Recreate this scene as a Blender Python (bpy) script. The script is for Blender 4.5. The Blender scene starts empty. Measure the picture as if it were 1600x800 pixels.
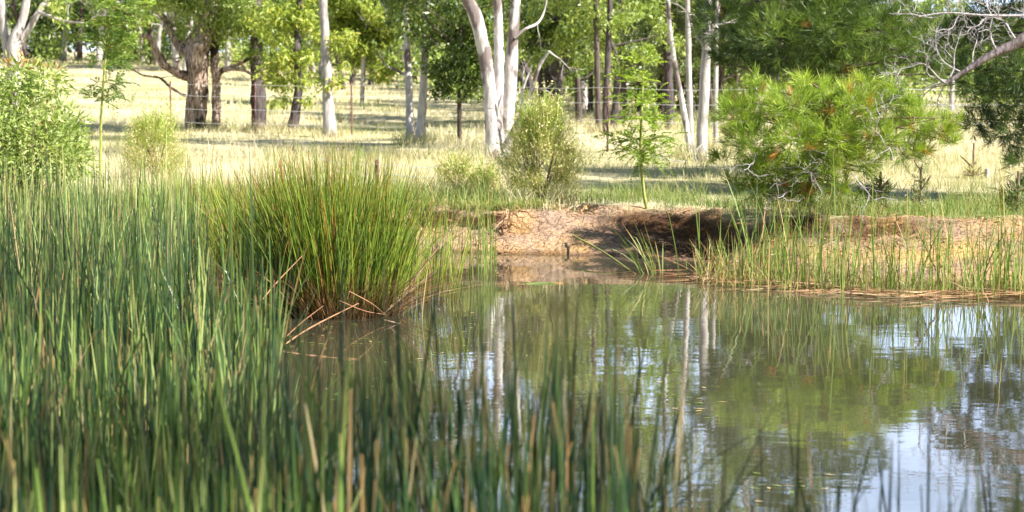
import bpy, math
import numpy as np

rng = np.random.default_rng(11)
sc = bpy.context.scene
COL = sc.collection
R = math.radians

# ------------------------------------------------------------------ camera model
FPX, CAMZ = 3111.0, 2.0                    # 70 mm lens on a 36 mm sensor, 1600 px wide
PITCH = math.atan(290.0 / FPX)
CP, SP = math.cos(PITCH), math.sin(PITCH)


def at(x, y, Y):
    """world point seen at photo pixel (x, y) when it stands Y metres away"""
    a, b = (x - 800) / FPX, (400 - y) / FPX
    t = Y / (CP + b * SP)
    return np.array([a * t, Y, CAMZ + (-SP + b * CP) * t])


def ppm(Y):
    return FPX / Y


# ------------------------------------------------------------------ noise + terrain
def vnoise(x, y, seed=0):
    x = np.asarray(x, float); y = np.asarray(y, float)
    xi = np.floor(x).astype(np.int64); yi = np.floor(y).astype(np.int64)
    fx = x - xi; fy = y - yi
    fx = fx * fx * (3 - 2 * fx); fy = fy * fy * (3 - 2 * fy)

    def h(i, j):
        n = (i * 374761393 + j * 668265263 + seed * 144665) & 0x7fffffff
        n = ((n ^ (n >> 13)) * 1274126177) & 0x7fffffff
        return ((n ^ (n >> 16)) & 0xffff) / 65535.0
    a = h(xi, yi) * (1 - fx) + h(xi + 1, yi) * fx
    b = h(xi, yi + 1) * (1 - fx) + h(xi + 1, yi + 1) * fx
    return (a * (1 - fy) + b * fy) * 2 - 1


def fbm(x, y, o=4, seed=0):
    s = 0; a = 1.0; f = 1.0
    for k in range(o):
        s = s + a * vnoise(x * f, y * f, seed + k); a *= .5; f *= 2.03
    return s


def sm(t):
    t = np.clip(t, 0, 1)
    return t * t * (3 - 2 * t)


XS = [-14, -7, -3.5, -0.9, 0.2, 0.9, 1.35, 1.9, 2.5, 3.3, 5, 12]
YS = [18.5, 19.5, 21.2, 21.9, 21.8, 21.6, 21.4, 21.0, 20.0, 18.7, 17.9, 17.0]
YT = [20.5, 21.3, 22.6, 22.9, 22.9, 22.9, 22.8, 22.6, 22.1, 21.4, 21.0, 20.2]


def shore(X):
    return np.interp(X, XS, YS) + .18 * fbm(np.asarray(X) * .9, 3.3 + 0 * np.asarray(X), 3, 5)


def banktop(X):
    return np.interp(X, XS, YT) + .14 * fbm(np.asarray(X) * 1.1, 8.1 + 0 * np.asarray(X), 3, 9)


def ground_z(X, Y):
    X = np.asarray(X, float); Y = np.asarray(Y, float)
    s, t = shore(X), banktop(X)
    w = np.maximum(t - s, .5)
    d = (Y - s) / w
    zbank = .43 * np.where(d < 1, sm(d) * .35 + np.clip(d, 0, 1) ** .85 * .65, 1)
    zbank = zbank + np.where((d > 0) & (d < 1.05), .05 * fbm(X * 2.4, Y * 3.0, 5, 21) * sm(d * 4) * sm((1.2 - d) * 4), 0)
    zbank = zbank - .16 * np.exp(-((X - 2.15) / .62) ** 2) * sm(d * 2.2) * sm((1.02 - d) * 3)
    bed = np.maximum(-.7, .45 * (Y - s))
    z = np.where(d < 0, bed, zbank)
    far = np.clip(Y - t, 0, None)
    z = z + .17 * sm(far / 9) + np.where(far > 0, .03 * fbm(X * .7, Y * .7, 3, 31), 0)
    k = np.interp(X, [-40, -18, -6, 6, 20, 50], [.030, .027, .019, .010, .006, .006])
    z = z + np.clip(Y - 46, 0, 70) * k + .15 * sm((Y - 60) / 30) * fbm(X * .05, Y * .05, 2, 41)
    z = z + np.clip(Y - 116, 0, 400) * .01
    # the near bank the photographer stands on, and the left shore behind the reeds
    z = np.maximum(z, .35 - np.clip(Y - .5, 0, 50) * .16 - .35 * sm((Y - 3) / 6)) if True else z
    z = np.where(Y < 14, np.maximum(z, np.minimum(.4, (-X - 7.5 - .2 * Y) * .3)), z)
    z = np.where(Y < 13, np.maximum(z, np.minimum(.4, (X - .26 * Y - 1.0) * .5)), z)
    return z


# ------------------------------------------------------------------ mesh helpers
class MB:
    """collects quads / triangles with a tone and a tip value per vertex"""
    def __init__(s):
        s.v, s.q, s.t, s.tone, s.tip, s.n = [], [], [], [], [], 0

    def add(s, v, quads=None, tris=None, tone=None, tip=None):
        v = np.asarray(v, float).reshape(-1, 3)
        m = len(v)
        s.v.append(v)
        if quads is not None and len(quads): s.q.append(np.asarray(quads, np.int64) + s.n)
        if tris is not None and len(tris): s.t.append(np.asarray(tris, np.int64) + s.n)
        s.tone.append(np.full(m, .5) if tone is None else np.broadcast_to(np.asarray(tone, float), (m,)))
        s.tip.append(np.zeros(m) if tip is None else np.broadcast_to(np.asarray(tip, float), (m,)))
        s.n += m

    def data(s, name, mat, org=(0, 0, 0), smooth=False):
        v = np.concatenate(s.v) - np.asarray(org, float)
        q = np.concatenate(s.q) if s.q else np.zeros((0, 4), np.int64)
        t = np.concatenate(s.t) if s.t else np.zeros((0, 3), np.int64)
        me = bpy.data.meshes.new(name)
        me.vertices.add(len(v)); me.vertices.foreach_set('co', v.astype(np.float32).ravel())
        loops = np.concatenate([q.ravel(), t.ravel()]).astype(np.int32)
        me.loops.add(len(loops)); me.loops.foreach_set('vertex_index', loops)
        starts = np.concatenate([np.arange(len(q)) * 4, len(q) * 4 + np.arange(len(t)) * 3]).astype(np.int32)
        me.polygons.add(len(starts)); me.polygons.foreach_set('loop_start', starts)
        if smooth:
            me.polygons.foreach_set('use_smooth', np.ones(len(starts), bool))
        for nm, arr in (('tone', s.tone), ('tip', s.tip)):
            a = me.attributes.new(nm, 'FLOAT', 'POINT')
            a.data.foreach_set('value', np.concatenate(arr).astype(np.float32))
        me.materials.append(mat)
        me.update(calc_edges=True); me.validate()
        return me

    def build(s, name, mat, parent=None, org=(0, 0, 0), smooth=False, loc=None):
        o = bpy.data.objects.new(name, s.data(name, mat, org, smooth))
        COL.objects.link(o)
        if parent is not None:
            o.parent = parent
        else:
            o.location = loc if loc is not None else org
        return o


def tag(o, label=None, cat=None, group=None, kind=None):
    if label: o['label'] = label
    if cat: o['category'] = cat
    if group: o['group'] = group
    if kind: o['kind'] = kind
    return o


def thing(name, loc, label, cat, group=None):
    o = bpy.data.objects.new(name, None)
    COL.objects.link(o); o.location = loc; o.empty_display_size = .2
    return tag(o, label, cat, group)


def smooth_path(P, n):
    """resample a polyline of (x,y,z,r) to n points with Catmull-Rom"""
    P = np.asarray(P, float)
    if len(P) == 2:
        u = np.linspace(0, 1, n)[:, None]
        return P[0] * (1 - u) + P[1] * u
    E = np.vstack([2 * P[0] - P[1], P, 2 * P[-1] - P[-2]])
    out = []
    for u in np.linspace(0, len(P) - 1 - 1e-9, n):
        i = int(u); f = u - i
        a, b, c, d = E[i], E[i + 1], E[i + 2], E[i + 3]
        out.append(.5 * (2 * b + (c - a) * f + (2 * a - 5 * b + 4 * c - d) * f * f + (3 * b - a - 3 * c + d) * f ** 3))
    o = np.array(out)
    o[:, 3] = np.maximum(o[:, 3], P[:, 3].min() * .9)
    return o


def tube(mb, P, n=None, sides=8, rough=.0, tone=None, seed=0):
    P = np.asarray(P, float)
    n = n or max(4, len(P) * 5)
    S = smooth_path(P, n)
    c, r = S[:, :3], S[:, 3]
    d = np.gradient(c, axis=0)
    d /= np.linalg.norm(d, axis=1)[:, None] + 1e-9
    ref = np.array([.31, .95, .05]) if abs(d[0][2]) > .7 else np.array([0, 0, 1.])
    u = np.cross(d, ref); u /= np.linalg.norm(u, axis=1)[:, None] + 1e-9
    w = np.cross(d, u)
    ang = np.linspace(0, 2 * math.pi, sides, endpoint=False)
    L = np.cumsum(np.r_[0, np.linalg.norm(np.diff(c, axis=0), axis=1)])
    rr = r[:, None] * np.ones((1, sides))
    if rough:
        rr = rr * (1 + rough * fbm(np.cos(ang)[None] * 1.3 + seed, L[:, None] / (r.mean() * 3) + np.sin(ang)[None] * 1.3, 3, seed))
    v = c[:, None] + u[:, None] * (np.cos(ang)[None] * rr)[..., None] + w[:, None] * (np.sin(ang)[None] * rr)[..., None]
    i = np.arange(n - 1)[:, None] * sides; k = np.arange(sides)[None]; k2 = (k + 1) % sides
    q = np.stack([i + k, i + k2, i + sides + k2, i + sides + k], -1).reshape(-1, 4)
    mb.add(v, q, tone=np.repeat(rng.random() if tone is None else tone, n * sides), tip=np.repeat(np.linspace(0, 1, n), sides))
    # end caps
    cap = np.vstack([c[-1], v[-1]])
    mb.add(cap, None, [[0, 1 + j, 1 + (j + 1) % sides] for j in range(sides)], tone=.5 if tone is None else tone)
    return S


def unit(a):
    return a / (np.linalg.norm(a, axis=-1, keepdims=True) + 1e-9)


def leaves(mb, pos, dirs, ln, wd, tone, mid=.45, tip=None):
    """one folded leaf (two triangles sharing a midrib as a rhombus quad) at each position"""
    n = len(pos)
    dirs = unit(dirs)
    side = unit(np.cross(dirs, unit(rng.normal(size=(n, 3)))))
    ln = np.broadcast_to(ln, (n,))[:, None]; wd = np.broadcast_to(wd, (n,))[:, None]
    m = pos + dirs * ln * mid
    v = np.stack([pos, m + side * wd * .5, pos + dirs * ln, m - side * wd * .5], 1)
    q = np.arange(n * 4).reshape(n, 4)
    mb.add(v, q, tone=np.repeat(np.broadcast_to(tone, (n,)), 4), tip=None if tip is None else np.repeat(np.broadcast_to(tip, (n,)), 4))


def needles(mb, pos, dirs, k, ln, wd, spread, tone):
    """a spray of k needles at each twig end"""
    n = len(pos)
    P = np.repeat(pos, k, 0)
    D = unit(np.repeat(unit(dirs), k, 0) + rng.normal(size=(n * k, 3)) * spread)
    T = np.repeat(np.broadcast_to(tone, (n,)), k)
    L = np.repeat(np.broadcast_to(ln, (n,)), k) * rng.uniform(.7, 1.15, n * k)
    off = np.repeat(unit(dirs), k, 0) * rng.uniform(-.5, .3, (n * k, 1)) * L[:, None]
    leaves(mb, P + off, D, L, wd, T, mid=.35)


def blades(mb, base, h, lean, wd, segs, tone, power=2.0, droop=None, taper=3.0, tipw=.07):
    n = len(base)
    t = np.linspace(0, 1, segs + 1)
    h = np.broadcast_to(h, (n,)); wd = np.broadcast_to(wd, (n,)); tone = np.broadcast_to(tone, (n,))
    c = np.zeros((n, segs + 1, 3))
    hor = lean[:, None, :] * (t ** power)[None, :, None] * h[:, None, None]
    c[..., :2] = base[:, None, :2] + hor
    c[..., 2] = base[:, None, 2] + h[:, None] * t[None] * (1 - .25 * np.linalg.norm(hor, axis=2) / (h[:, None] + 1e-6))
    if droop is not None:
        c[..., 2] -= droop[:, None] * h[:, None] * np.clip((t - .55) / .45, 0, 1)[None] ** 2
    fa = rng.uniform(0, math.pi, n)
    side = np.stack([np.cos(fa), np.sin(fa), 0 * fa], -1)
    w = wd[:, None] * (1 - (1 - np.broadcast_to(tipw, (n,))[:, None]) * (t ** taper)[None]) * (.75 + .25 * np.sin(np.clip(t * 2, 0, 1) * 1.57))[None]
    v = np.stack([c - side[:, None] * w[..., None] * .5, c + side[:, None] * w[..., None] * .5], 2)
    m = (segs + 1) * 2
    b = np.arange(n)[:, None] * m; k = np.arange(segs)[None] * 2
    q = np.stack([b + k, b + k + 1, b + k + 3, b + k + 2], -1).reshape(-1, 4)
    mb.add(v, q, tone=np.repeat(tone, m), tip=np.tile(np.repeat(t, 2), n))


def twig_tree(mb, p, d, ln, r, depth, curl=.5, kids=3, sides=4):
    """a branching twig, curling as it goes; returns the tips"""
    d = unit(np.asarray(d, float)); P = [np.r_[p, r]]; q = np.array(p, float)
    steps = 5
    tips = []
    for i in range(steps):
        d = unit(d + rng.normal(size=3) * curl * .35)
        q = q + d * ln / steps
        P.append(np.r_[q, max(r * (1 - .75 * (i + 1) / steps), .0012)])
        if depth > 0 and i >= 1 and rng.random() < kids / steps * 1.3:
            side = unit(np.cross(d, rng.normal(size=3)))
            tips += twig_tree(mb, q, d * .7 + side * .8, ln * rng.uniform(.45, .7), max(r * .55, .0015), depth - 1, curl, kids, sides)
    tube(mb, P, n=10, sides=sides, tone=rng.random())
    tips.append((q.copy(), d.copy()))
    return tips


# ------------------------------------------------------------------ materials
def mat(name):
    m = bpy.data.materials.new(name); m.use_nodes = True
    nt = m.node_tree; nt.nodes.clear()
    return m, nt, nt.nodes.new, nt.links.new


def ramp_node(nt, stops):
    r = nt.nodes.new('ShaderNodeValToRGB')
    e = r.color_ramp.elements
    while len(e) < len(stops): e.new(.5)
    for el, (p, c) in zip(e, stops):
        el.position = p; el.color = (*c, 1)
    return r


def leaf_mat(name, stops, trans=.35, rough=.5, tipcol=None, tipstart=.86, spec=.35, basecol=None):
    m, nt, N, L = mat(name)
    a = N('ShaderNodeAttribute'); a.attribute_name = 'tone'
    r = ramp_node(nt, stops); L(a.outputs['Fac'], r.inputs[0])
    col = r.outputs[0]
    if tipcol:
        b = N('ShaderNodeAttribute'); b.attribute_name = 'tip'
        # some blades have long dried tips, others none
        k = N('ShaderNodeMath'); k.operation = 'MULTIPLY'; L(a.outputs['Fac'], k.inputs[0]); k.inputs[1].default_value = 91.7
        fr = N('ShaderNodeMath'); fr.operation = 'FRACT'; L(k.outputs[0], fr.inputs[0])
        mr = N('ShaderNodeMapRange'); L(fr.outputs[0], mr.inputs[0])
        mr.inputs[3].default_value = tipstart - .12; mr.inputs[4].default_value = 1.12
        sb = N('ShaderNodeMath'); sb.operation = 'SUBTRACT'; L(b.outputs['Fac'], sb.inputs[0]); L(mr.outputs[0], sb.inputs[1])
        ml = N('ShaderNodeMath'); ml.operation = 'MULTIPLY'; ml.use_clamp = True; L(sb.outputs[0], ml.inputs[0]); ml.inputs[1].default_value = 9
        mx = N('ShaderNodeMix'); mx.data_type = 'RGBA'
        L(ml.outputs[0], mx.inputs[0]); L(col, mx.inputs[6]); mx.inputs[7].default_value = (*tipcol, 1)
        col = mx.outputs[2]
    if basecol:
        b2 = N('ShaderNodeAttribute'); b2.attribute_name = 'tip'
        m2 = N('ShaderNodeMapRange'); L(b2.outputs['Fac'], m2.inputs[0]); m2.inputs[1].default_value = .08; m2.inputs[2].default_value = .36
        m2.inputs[3].default_value = 1; m2.inputs[4].default_value = 0
        mb_ = N('ShaderNodeMix'); mb_.data_type = 'RGBA'; L(m2.outputs[0], mb_.inputs[0]); L(col, mb_.inputs[6]); mb_.inputs[7].default_value = (*basecol, 1)
        col = mb_.outputs[2]
    p = N('ShaderNodeBsdfPrincipled'); L(col, p.inputs['Base Color'])
    p.inputs['Roughness'].default_value = rough; p.inputs['Specular IOR Level'].default_value = spec
    t = N('ShaderNodeBsdfTranslucent')
    g = N('ShaderNodeMix'); g.data_type = 'RGBA'; g.blend_type = 'MULTIPLY'; g.inputs[0].default_value = 1
    L(col, g.inputs[6]); g.inputs[7].default_value = (1.25, 1.3, .6, 1); L(g.outputs[2], t.inputs['Color'])
    s = N('ShaderNodeMixShader'); s.inputs[0].default_value = trans
    L(p.outputs[0], s.inputs[1]); L(t.outputs[0], s.inputs[2])
    o = N('ShaderNodeOutputMaterial'); L(s.outputs[0], o.inputs[0])
    return m


def bark_mat(name, c1, c2, c3, scale=6.0, stretch=.25, patch=.5, bump=.4, width=.08):
    """streaky bark c1/c2 with patches of c3"""
    m, nt, N, L = mat(name)
    tc = N('ShaderNodeTexCoord')
    mp = N('ShaderNodeMapping'); mp.inputs['Scale'].default_value = (scale, scale, scale * stretch); L(tc.outputs['Object'], mp.inputs[0])
    n1 = N('ShaderNodeTexNoise'); n1.inputs['Scale'].default_value = 2.2; n1.inputs['Detail'].default_value = 8; L(mp.outputs[0], n1.inputs[0])
    r1 = ramp_node(nt, [(.35, c1), (.65, c2)]); L(n1.outputs[0], r1.inputs[0])
    n2 = N('ShaderNodeTexNoise'); n2.inputs['Scale'].default_value = 1.7; n2.inputs['Detail'].default_value = 6
    mp2 = N('ShaderNodeMapping'); mp2.inputs['Scale'].default_value = (1.6, 1.6, .8); L(tc.outputs['Object'], mp2.inputs[0]); L(mp2.outputs[0], n2.inputs[0])
    mr = N('ShaderNodeMapRange'); mr.inputs[1].default_value = patch; mr.inputs[2].default_value = patch + width; L(n2.outputs[0], mr.inputs[0])
    mx = N('ShaderNodeMix'); mx.data_type = 'RGBA'; L(mr.outputs[0], mx.inputs[0]); L(r1.outputs[0], mx.inputs[6]); mx.inputs[7].default_value = (*c3, 1)
    p = N('ShaderNodeBsdfPrincipled'); L(mx.outputs[2], p.inputs['Base Color']); p.inputs['Roughness'].default_value = .85
    p.inputs['Specular IOR Level'].default_value = .15
    b = N('ShaderNodeBump'); b.inputs['Strength'].default_value = bump; b.inputs['Distance'].default_value = .04
    L(n1.outputs[0], b.inputs['Height']); L(b.outputs[0], p.inputs['Normal'])
    o = N('ShaderNodeOutputMaterial'); L(p.outputs[0], o.inputs[0])
    return m


M = {}
M['reed'] = leaf_mat('reed_leaf', [(0, (.018, .045, .026)), (.35, (.055, .105, .036)), (.62, (.175, .255, .055)), (.82, (.38, .46, .17)),
                                   (.86, (.30, .17, .07)), (.93, (.36, .24, .12)), (1, (.42, .34, .20))], .28, .30, (.36, .23, .10), 1.02, spec=.4)
M['rush'] = leaf_mat('rush_stem', [(0, (.035, .075, .022)), (.3, (.085, .15, .026)), (.6, (.21, .29, .04)), (.84, (.34, .41, .06)),
                                   (.88, (.34, .19, .045)), (.95, (.30, .13, .04)), (1, (.12, .06, .03))], .34, .45, (.34, .17, .04), .88, basecol=(.09, .055, .025))
M['deadreed'] = leaf_mat('dry_reed', [(0, (.16, .075, .04)), (.4, (.30, .15, .075)), (.7, (.46, .28, .14)), (1, (.56, .44, .28))], .12, .7)
M['sedge'] = leaf_mat('sedge_leaf', [(0, (.07, .12, .03)), (.5, (.19, .27, .055)), (.72, (.26, .33, .08)), (.76, (.50, .36, .14)), (1, (.56, .43, .25))], .3, .5,
                      (.5, .30, .10), .85)
M['straw'] = leaf_mat('straw_grass', [(0, (.17, .21, .07)), (.22, (.36, .34, .15)), (.5, (.54, .475, .28)), (1, (.66, .58, .40))], .18, .6)
M['greengrass'] = leaf_mat('green_grass', [(0, (.10, .17, .04)), (.5, (.20, .27, .07)), (.8, (.38, .38, .15)), (1, (.52, .45, .22))], .3, .55)
M['gumleaf'] = leaf_mat('gum_leaf', [(0, (.06, .10, .025)), (.5, (.20, .275, .055)), (.85, (.36, .44, .10)), (1, (.50, .53, .20))], .35, .38, spec=.5)
M['yellowleaf'] = leaf_mat('young_gum_leaf', [(0, (.10, .16, .03)), (.5, (.26, .33, .06)), (.85, (.42, .46, .10)), (1, (.54, .50, .14))], .42, .42)
M['greyleaf'] = leaf_mat('grey_gum_leaf', [(0, (.08, .11, .045)), (.5, (.18, .225, .09)), (1, (.34, .38, .18))], .3, .4, spec=.5)
M['darkleaf'] = leaf_mat('dark_tree_leaf', [(0, (.03, .06, .016)), (.5, (.075, .12, .026)), (.9, (.17, .23, .05)), (1, (.27, .32, .08))], .3, .42)
M['paleleaf'] = leaf_mat('pale_sapling_leaf', [(0, (.15, .21, .05)), (.45, (.30, .38, .11)), (.84, (.46, .52, .20)), (.93, (.42, .42, .16)), (.96, (.46, .26, .08)), (1, (.40, .17, .06))], .36, .38, spec=.5)
M['wattle'] = leaf_mat('wattle_leaf', [(0, (.05, .09, .028)), (.5, (.10, .165, .035)), (.8, (.21, .31, .035)), (1, (.32, .42, .05))], .38, .5)
M['broom'] = leaf_mat('broom_twig', [(0, (.20, .21, .07)), (.35, (.40, .38, .15)), (.68, (.56, .50, .26)), (.8, (.62, .52, .30)), (.83, (.28, .36, .06)), (1, (.34, .46, .08))], .3, .6)
M['pineneedle'] = leaf_mat('pine_needle', [(0, (.06, .10, .018)), (.4, (.19, .28, .035)), (.8, (.34, .44, .06)), (.93, (.44, .52, .09)), (.95, (.42, .22, .05)), (1, (.46, .17, .04))], .34, .45)
M['darkneedle'] = leaf_mat('dark_pine_needle', [(0, (.025, .05, .014)), (.5, (.085, .14, .028)), (.9, (.20, .29, .05)), (.985, (.26, .34, .07)), (.99, (.42, .10, .03)), (1, (.48, .13, .03))], .28, .45)
M['bark_white'] = bark_mat('white_gum_bark', (.38, .345, .335), (.58, .545, .53), (.17, .135, .13), 7, .3, .51, .6, .05)
M['bark_grey'] = bark_mat('grey_gum_bark', (.27, .24, .235), (.46, .425, .41), (.11, .09, .09), 7, .25, .56, .4, .10)
M['bark_brown'] = bark_mat('rough_brown_bark', (.10, .06, .045), (.50, .39, .32), (.05, .032, .028), 11, .22, .54, 1.0, .06)
M['bark_burnt'] = bark_mat('burnt_black_bark', (.045, .036, .038), (.11, .09, .09), (.22, .18, .17), 8, .22, .60, .8, .1)
M['bark_dark'] = bark_mat('dark_ironbark', (.06, .045, .040), (.14, .11, .10), (.035, .03, .03), 8, .2, .58, .8)
M['deadwood'] = bark_mat('bleached_dead_wood', (.27, .24, .245), (.48, .445, .45), (.16, .13, .13), 12, .4, .62, .3)
M['bark_limb'] = bark_mat('mottled_limb_bark', (.10, .08, .08), (.24, .20, .20), (.46, .41, .41), 10, .35, .56, .7)
M['greenstem'] = bark_mat('green_sapling_stem', (.22, .25, .06), (.34, .36, .10), (.26, .17, .07), 10, .3, .6, .1)
M['twigwood'] = bark_mat('brown_twig_wood', (.13, .085, .06), (.26, .19, .14), (.08, .05, .04), 14, .3, .58, .4)
M['rust'] = bark_mat('rusty_steel', (.10, .055, .05), (.17, .09, .075), (.06, .04, .04), 20, .4, .6, .2)
M['postwood'] = bark_mat('weathered_post_wood', (.30, .29, .30), (.48, .46, .46), (.20, .17, .16), 14, .12, .62, .5)


def wire_mat():
    m, nt, N, L = mat('galvanised_wire')
    p = N('ShaderNodeBsdfPrincipled'); p.inputs['Base Color'].default_value = (.62, .64, .66, 1)
    p.inputs['Metallic'].default_value = .35; p.inputs['Roughness'].default_value = .5
    o = N('ShaderNodeOutputMaterial'); L(p.outputs[0], o.inputs[0]); return m


M['wire'] = wire_mat()


def ground_mat():
    m, nt, N, L = mat('paddock_and_clay')
    tc = N('ShaderNodeTexCoord')
    soil = N('ShaderNodeAttribute'); soil.attribute_name = 'tone'
    wet_shade = N('ShaderNodeAttribute'); wet_shade.attribute_name = 'tip'  # damp waterline and painted hollow shade share this mask
    n1 = N('ShaderNodeTexNoise'); n1.inputs['Scale'].default_value = 1.6; n1.inputs['Detail'].default_value = 7; n1.inputs['Roughness'].default_value = .62; L(tc.outputs['Object'], n1.inputs[0])
    r1 = ramp_node(nt, [(.36, (.36, .25, .185)), (.52, (.48, .315, .18)), (.68, (.57, .35, .14))]); L(n1.outputs[0], r1.inputs[0])
    n2 = N('ShaderNodeTexNoise'); n2.inputs['Scale'].default_value = 26; n2.inputs['Detail'].default_value = 8; n2.inputs['Roughness'].default_value = .7; L(tc.outputs['Object'], n2.inputs[0])
    r2 = ramp_node(nt, [(.34, (.22, .19, .18)), (.46, (.74, .72, .70)), (.62, (1.15, 1.15, 1.15))]); L(n2.outputs[0], r2.inputs[0])
    mm = N('ShaderNodeMix'); mm.data_type = 'RGBA'; mm.blend_type = 'MULTIPLY'; mm.inputs[0].default_value = 1
    L(r1.outputs[0], mm.inputs[6]); L(r2.outputs[0], mm.inputs[7])
    n3 = N('ShaderNodeTexNoise'); n3.inputs['Scale'].default_value = .35; n3.inputs['Detail'].default_value = 6; L(tc.outputs['Object'], n3.inputs[0])
    r3 = ramp_node(nt, [(.35, (.34, .32, .15)), (.5, (.50, .44, .25)), (.65, (.58, .50, .33))]); L(n3.outputs[0], r3.inputs[0])
    mx = N('ShaderNodeMix'); mx.data_type = 'RGBA'; L(soil.outputs['Fac'], mx.inputs[0]); L(r3.outputs[0], mx.inputs[6]); L(mm.outputs[2], mx.inputs[7])
    mw = N('ShaderNodeMix'); mw.data_type = 'RGBA'; mw.blend_type = 'MULTIPLY'; L(wet_shade.outputs['Fac'], mw.inputs[0]); L(mx.outputs[2], mw.inputs[6]); mw.inputs[7].default_value = (.17, .125, .105, 1)
    p = N('ShaderNodeBsdfPrincipled'); L(mw.outputs[2], p.inputs['Base Color']); p.inputs['Roughness'].default_value = .95; p.inputs['Specular IOR Level'].default_value = .1
    b = N('ShaderNodeBump'); b.inputs['Strength'].default_value = .9; b.inputs['Distance'].default_value = .035; v = N('ShaderNodeTexVoronoi'); v.feature = 'DISTANCE_TO_EDGE'; v.inputs['Scale'].default_value = 7
    nd = N('ShaderNodeMixRGB'); nd.blend_type = 'ADD'; nd.inputs[0].default_value = .35; L(tc.outputs['Object'], nd.inputs[1]); L(n1.outputs['Color'], nd.inputs[2]); L(nd.outputs[0], v.inputs['Vector'])
    cr = N('ShaderNodeMapRange'); L(v.outputs['Distance'], cr.inputs[0]); cr.inputs[2].default_value = .07
    hm = N('ShaderNodeMath'); hm.operation = 'MULTIPLY_ADD'; L(cr.outputs[0], hm.inputs[0]); hm.inputs[1].default_value = .45; L(n2.outputs[0], hm.inputs[2])
    L(hm.outputs[0], b.inputs['Height']); L(b.outputs[0], p.inputs['Normal'])
    o = N('ShaderNodeOutputMaterial'); L(p.outputs[0], o.inputs[0]); return m


def water_mat():
    m, nt, N, L = mat('murky_pond_water')
    tc = N('ShaderNodeTexCoord')
    mp = N('ShaderNodeMapping'); mp.inputs['Scale'].default_value = (1.0, 1.6, 1); L(tc.outputs['Object'], mp.inputs[0])
    n1 = N('ShaderNodeTexNoise'); n1.inputs['Scale'].default_value = 1.1; n1.inputs['Detail'].default_value = 3; L(mp.outputs[0], n1.inputs[0])
    n2 = N('ShaderNodeTexNoise'); n2.inputs['Scale'].default_value = 7; n2.inputs['Detail'].default_value = 2; L(mp.outputs[0], n2.inputs[0])
    ad = N('ShaderNodeMath'); ad.operation = 'MULTIPLY_ADD'; L(n2.outputs[0], ad.inputs[0]); ad.inputs[1].default_value = .13; L(n1.outputs[0], ad.inputs[2])
    b = N('ShaderNodeBump'); b.inputs['Strength'].default_value = 1; b.inputs['Distance'].default_value = .0022; L(ad.outputs[0], b.inputs['Height'])
    n3 = N('ShaderNodeTexNoise'); n3.inputs['Scale'].default_value = .5; n3.inputs['Detail'].default_value = 4; L(tc.outputs['Object'], n3.inputs[0])
    r = ramp_node(nt, [(.35, (.034, .033, .021)), (.65, (.060, .055, .035))]); L(n3.outputs[0], r.inputs[0])
    p = N('ShaderNodeBsdfPrincipled'); L(r.outputs[0], p.inputs['Base Color']); p.inputs['Roughness'].default_value = .015
    p.inputs['IOR'].default_value = 1.95; L(b.outputs[0], p.inputs['Normal'])
    o = N('ShaderNodeOutputMaterial'); L(p.outputs[0], o.inputs[0]); return m


# ------------------------------------------------------------------ ground and water
def axis(parts):
    out = [np.array([parts[0][0]])]
    for a, b, st in parts:
        k = max(1, int(round((b - a) / st))); out.append(np.linspace(a, b, k + 1)[1:])
    return np.concatenate(out)


gx = axis([(-500, -60, 40), (-60, -12, 3), (-12, -6.5, .35), (-6.5, 6.5, .055), (6.5, 12, .35), (12, 60, 3), (60, 500, 40)])
gy = axis([(-30, 0, 4), (0, 16.5, .5), (16.5, 23.6, .05), (23.6, 34, .25), (34, 60, 1), (60, 130, 3), (130, 800, 40)])
GX, GY = np.meshgrid(gx, gy)
GZ = ground_z(GX, GY)
s_, t_ = shore(GX), banktop(GX)
rel = (GY - s_) / np.maximum(t_ - s_, .5)
def undercut(X):
    return sm((X + 1.15) / .3) * sm((.25 - X) / .25) * .8 + .35 * sm((X - 2.6) / .4) * sm((4.6 - X) / .5) + .25 * np.clip(fbm(X * 1.5, X * 0, 3, 77), 0, 1)


under = sm((GX + 1.15) / .3) * sm((.25 - GX) / .25) * .8 + .35 * sm((GX - 2.6) / .4) * sm((4.6 - GX) / .5) + .25 * np.clip(fbm(GX * 1.5, GX * 0, 3, 77), 0, 1)
push = under * .30 * sm((rel - .62) / .22) * np.exp(-np.clip(GY - t_, 0, None) / .8)
GYd = GY - push * (1 + .35 * fbm(GX * 4, GY * 4, 3, 88))
GZd = GZ - under * .10 * sm((rel - .3) / .3) * sm((.80 - rel) / .15)
soilm = sm((rel + .3) / .1) * sm((1.05 + .12 * fbm(GX * 2, GY * 2, 3, 66) - rel) / .12)
soilm = np.maximum(soilm, (rel < 0) * 1.0) * (GY > 14) + (GY <= 14) * .8
wet_shade_m = sm((.055 - GZ) / .05) * .7
humus_shade = np.maximum(np.exp(-((GX - 2.1 + .35 * rel) / .9) ** 4), np.exp(-((GX - 3.5) / .9) ** 4) * sm((rel - .62) / .15)) * sm((rel - .02) / .2) * sm((1.0 - rel) / .15) * sm((1.05 + fbm(GX * 2.6, GY * 2.6, 3, 97)) / .5)  # shade under the bush painted into the hollow, together with dark humus
wet_shade_m = np.maximum(wet_shade_m, humus_shade * .95)
gm = MB()
ny, nx = GX.shape
idx = np.arange(ny * nx).reshape(ny, nx)
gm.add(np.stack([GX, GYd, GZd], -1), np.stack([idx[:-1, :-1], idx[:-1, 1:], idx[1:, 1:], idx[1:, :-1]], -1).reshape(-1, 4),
       tone=soilm.ravel(), tip=wet_shade_m.ravel())
tag(gm.build('ground', ground_mat(), smooth=True), 'dry straw paddock with an eroded orange clay bank', kind='structure')

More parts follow.
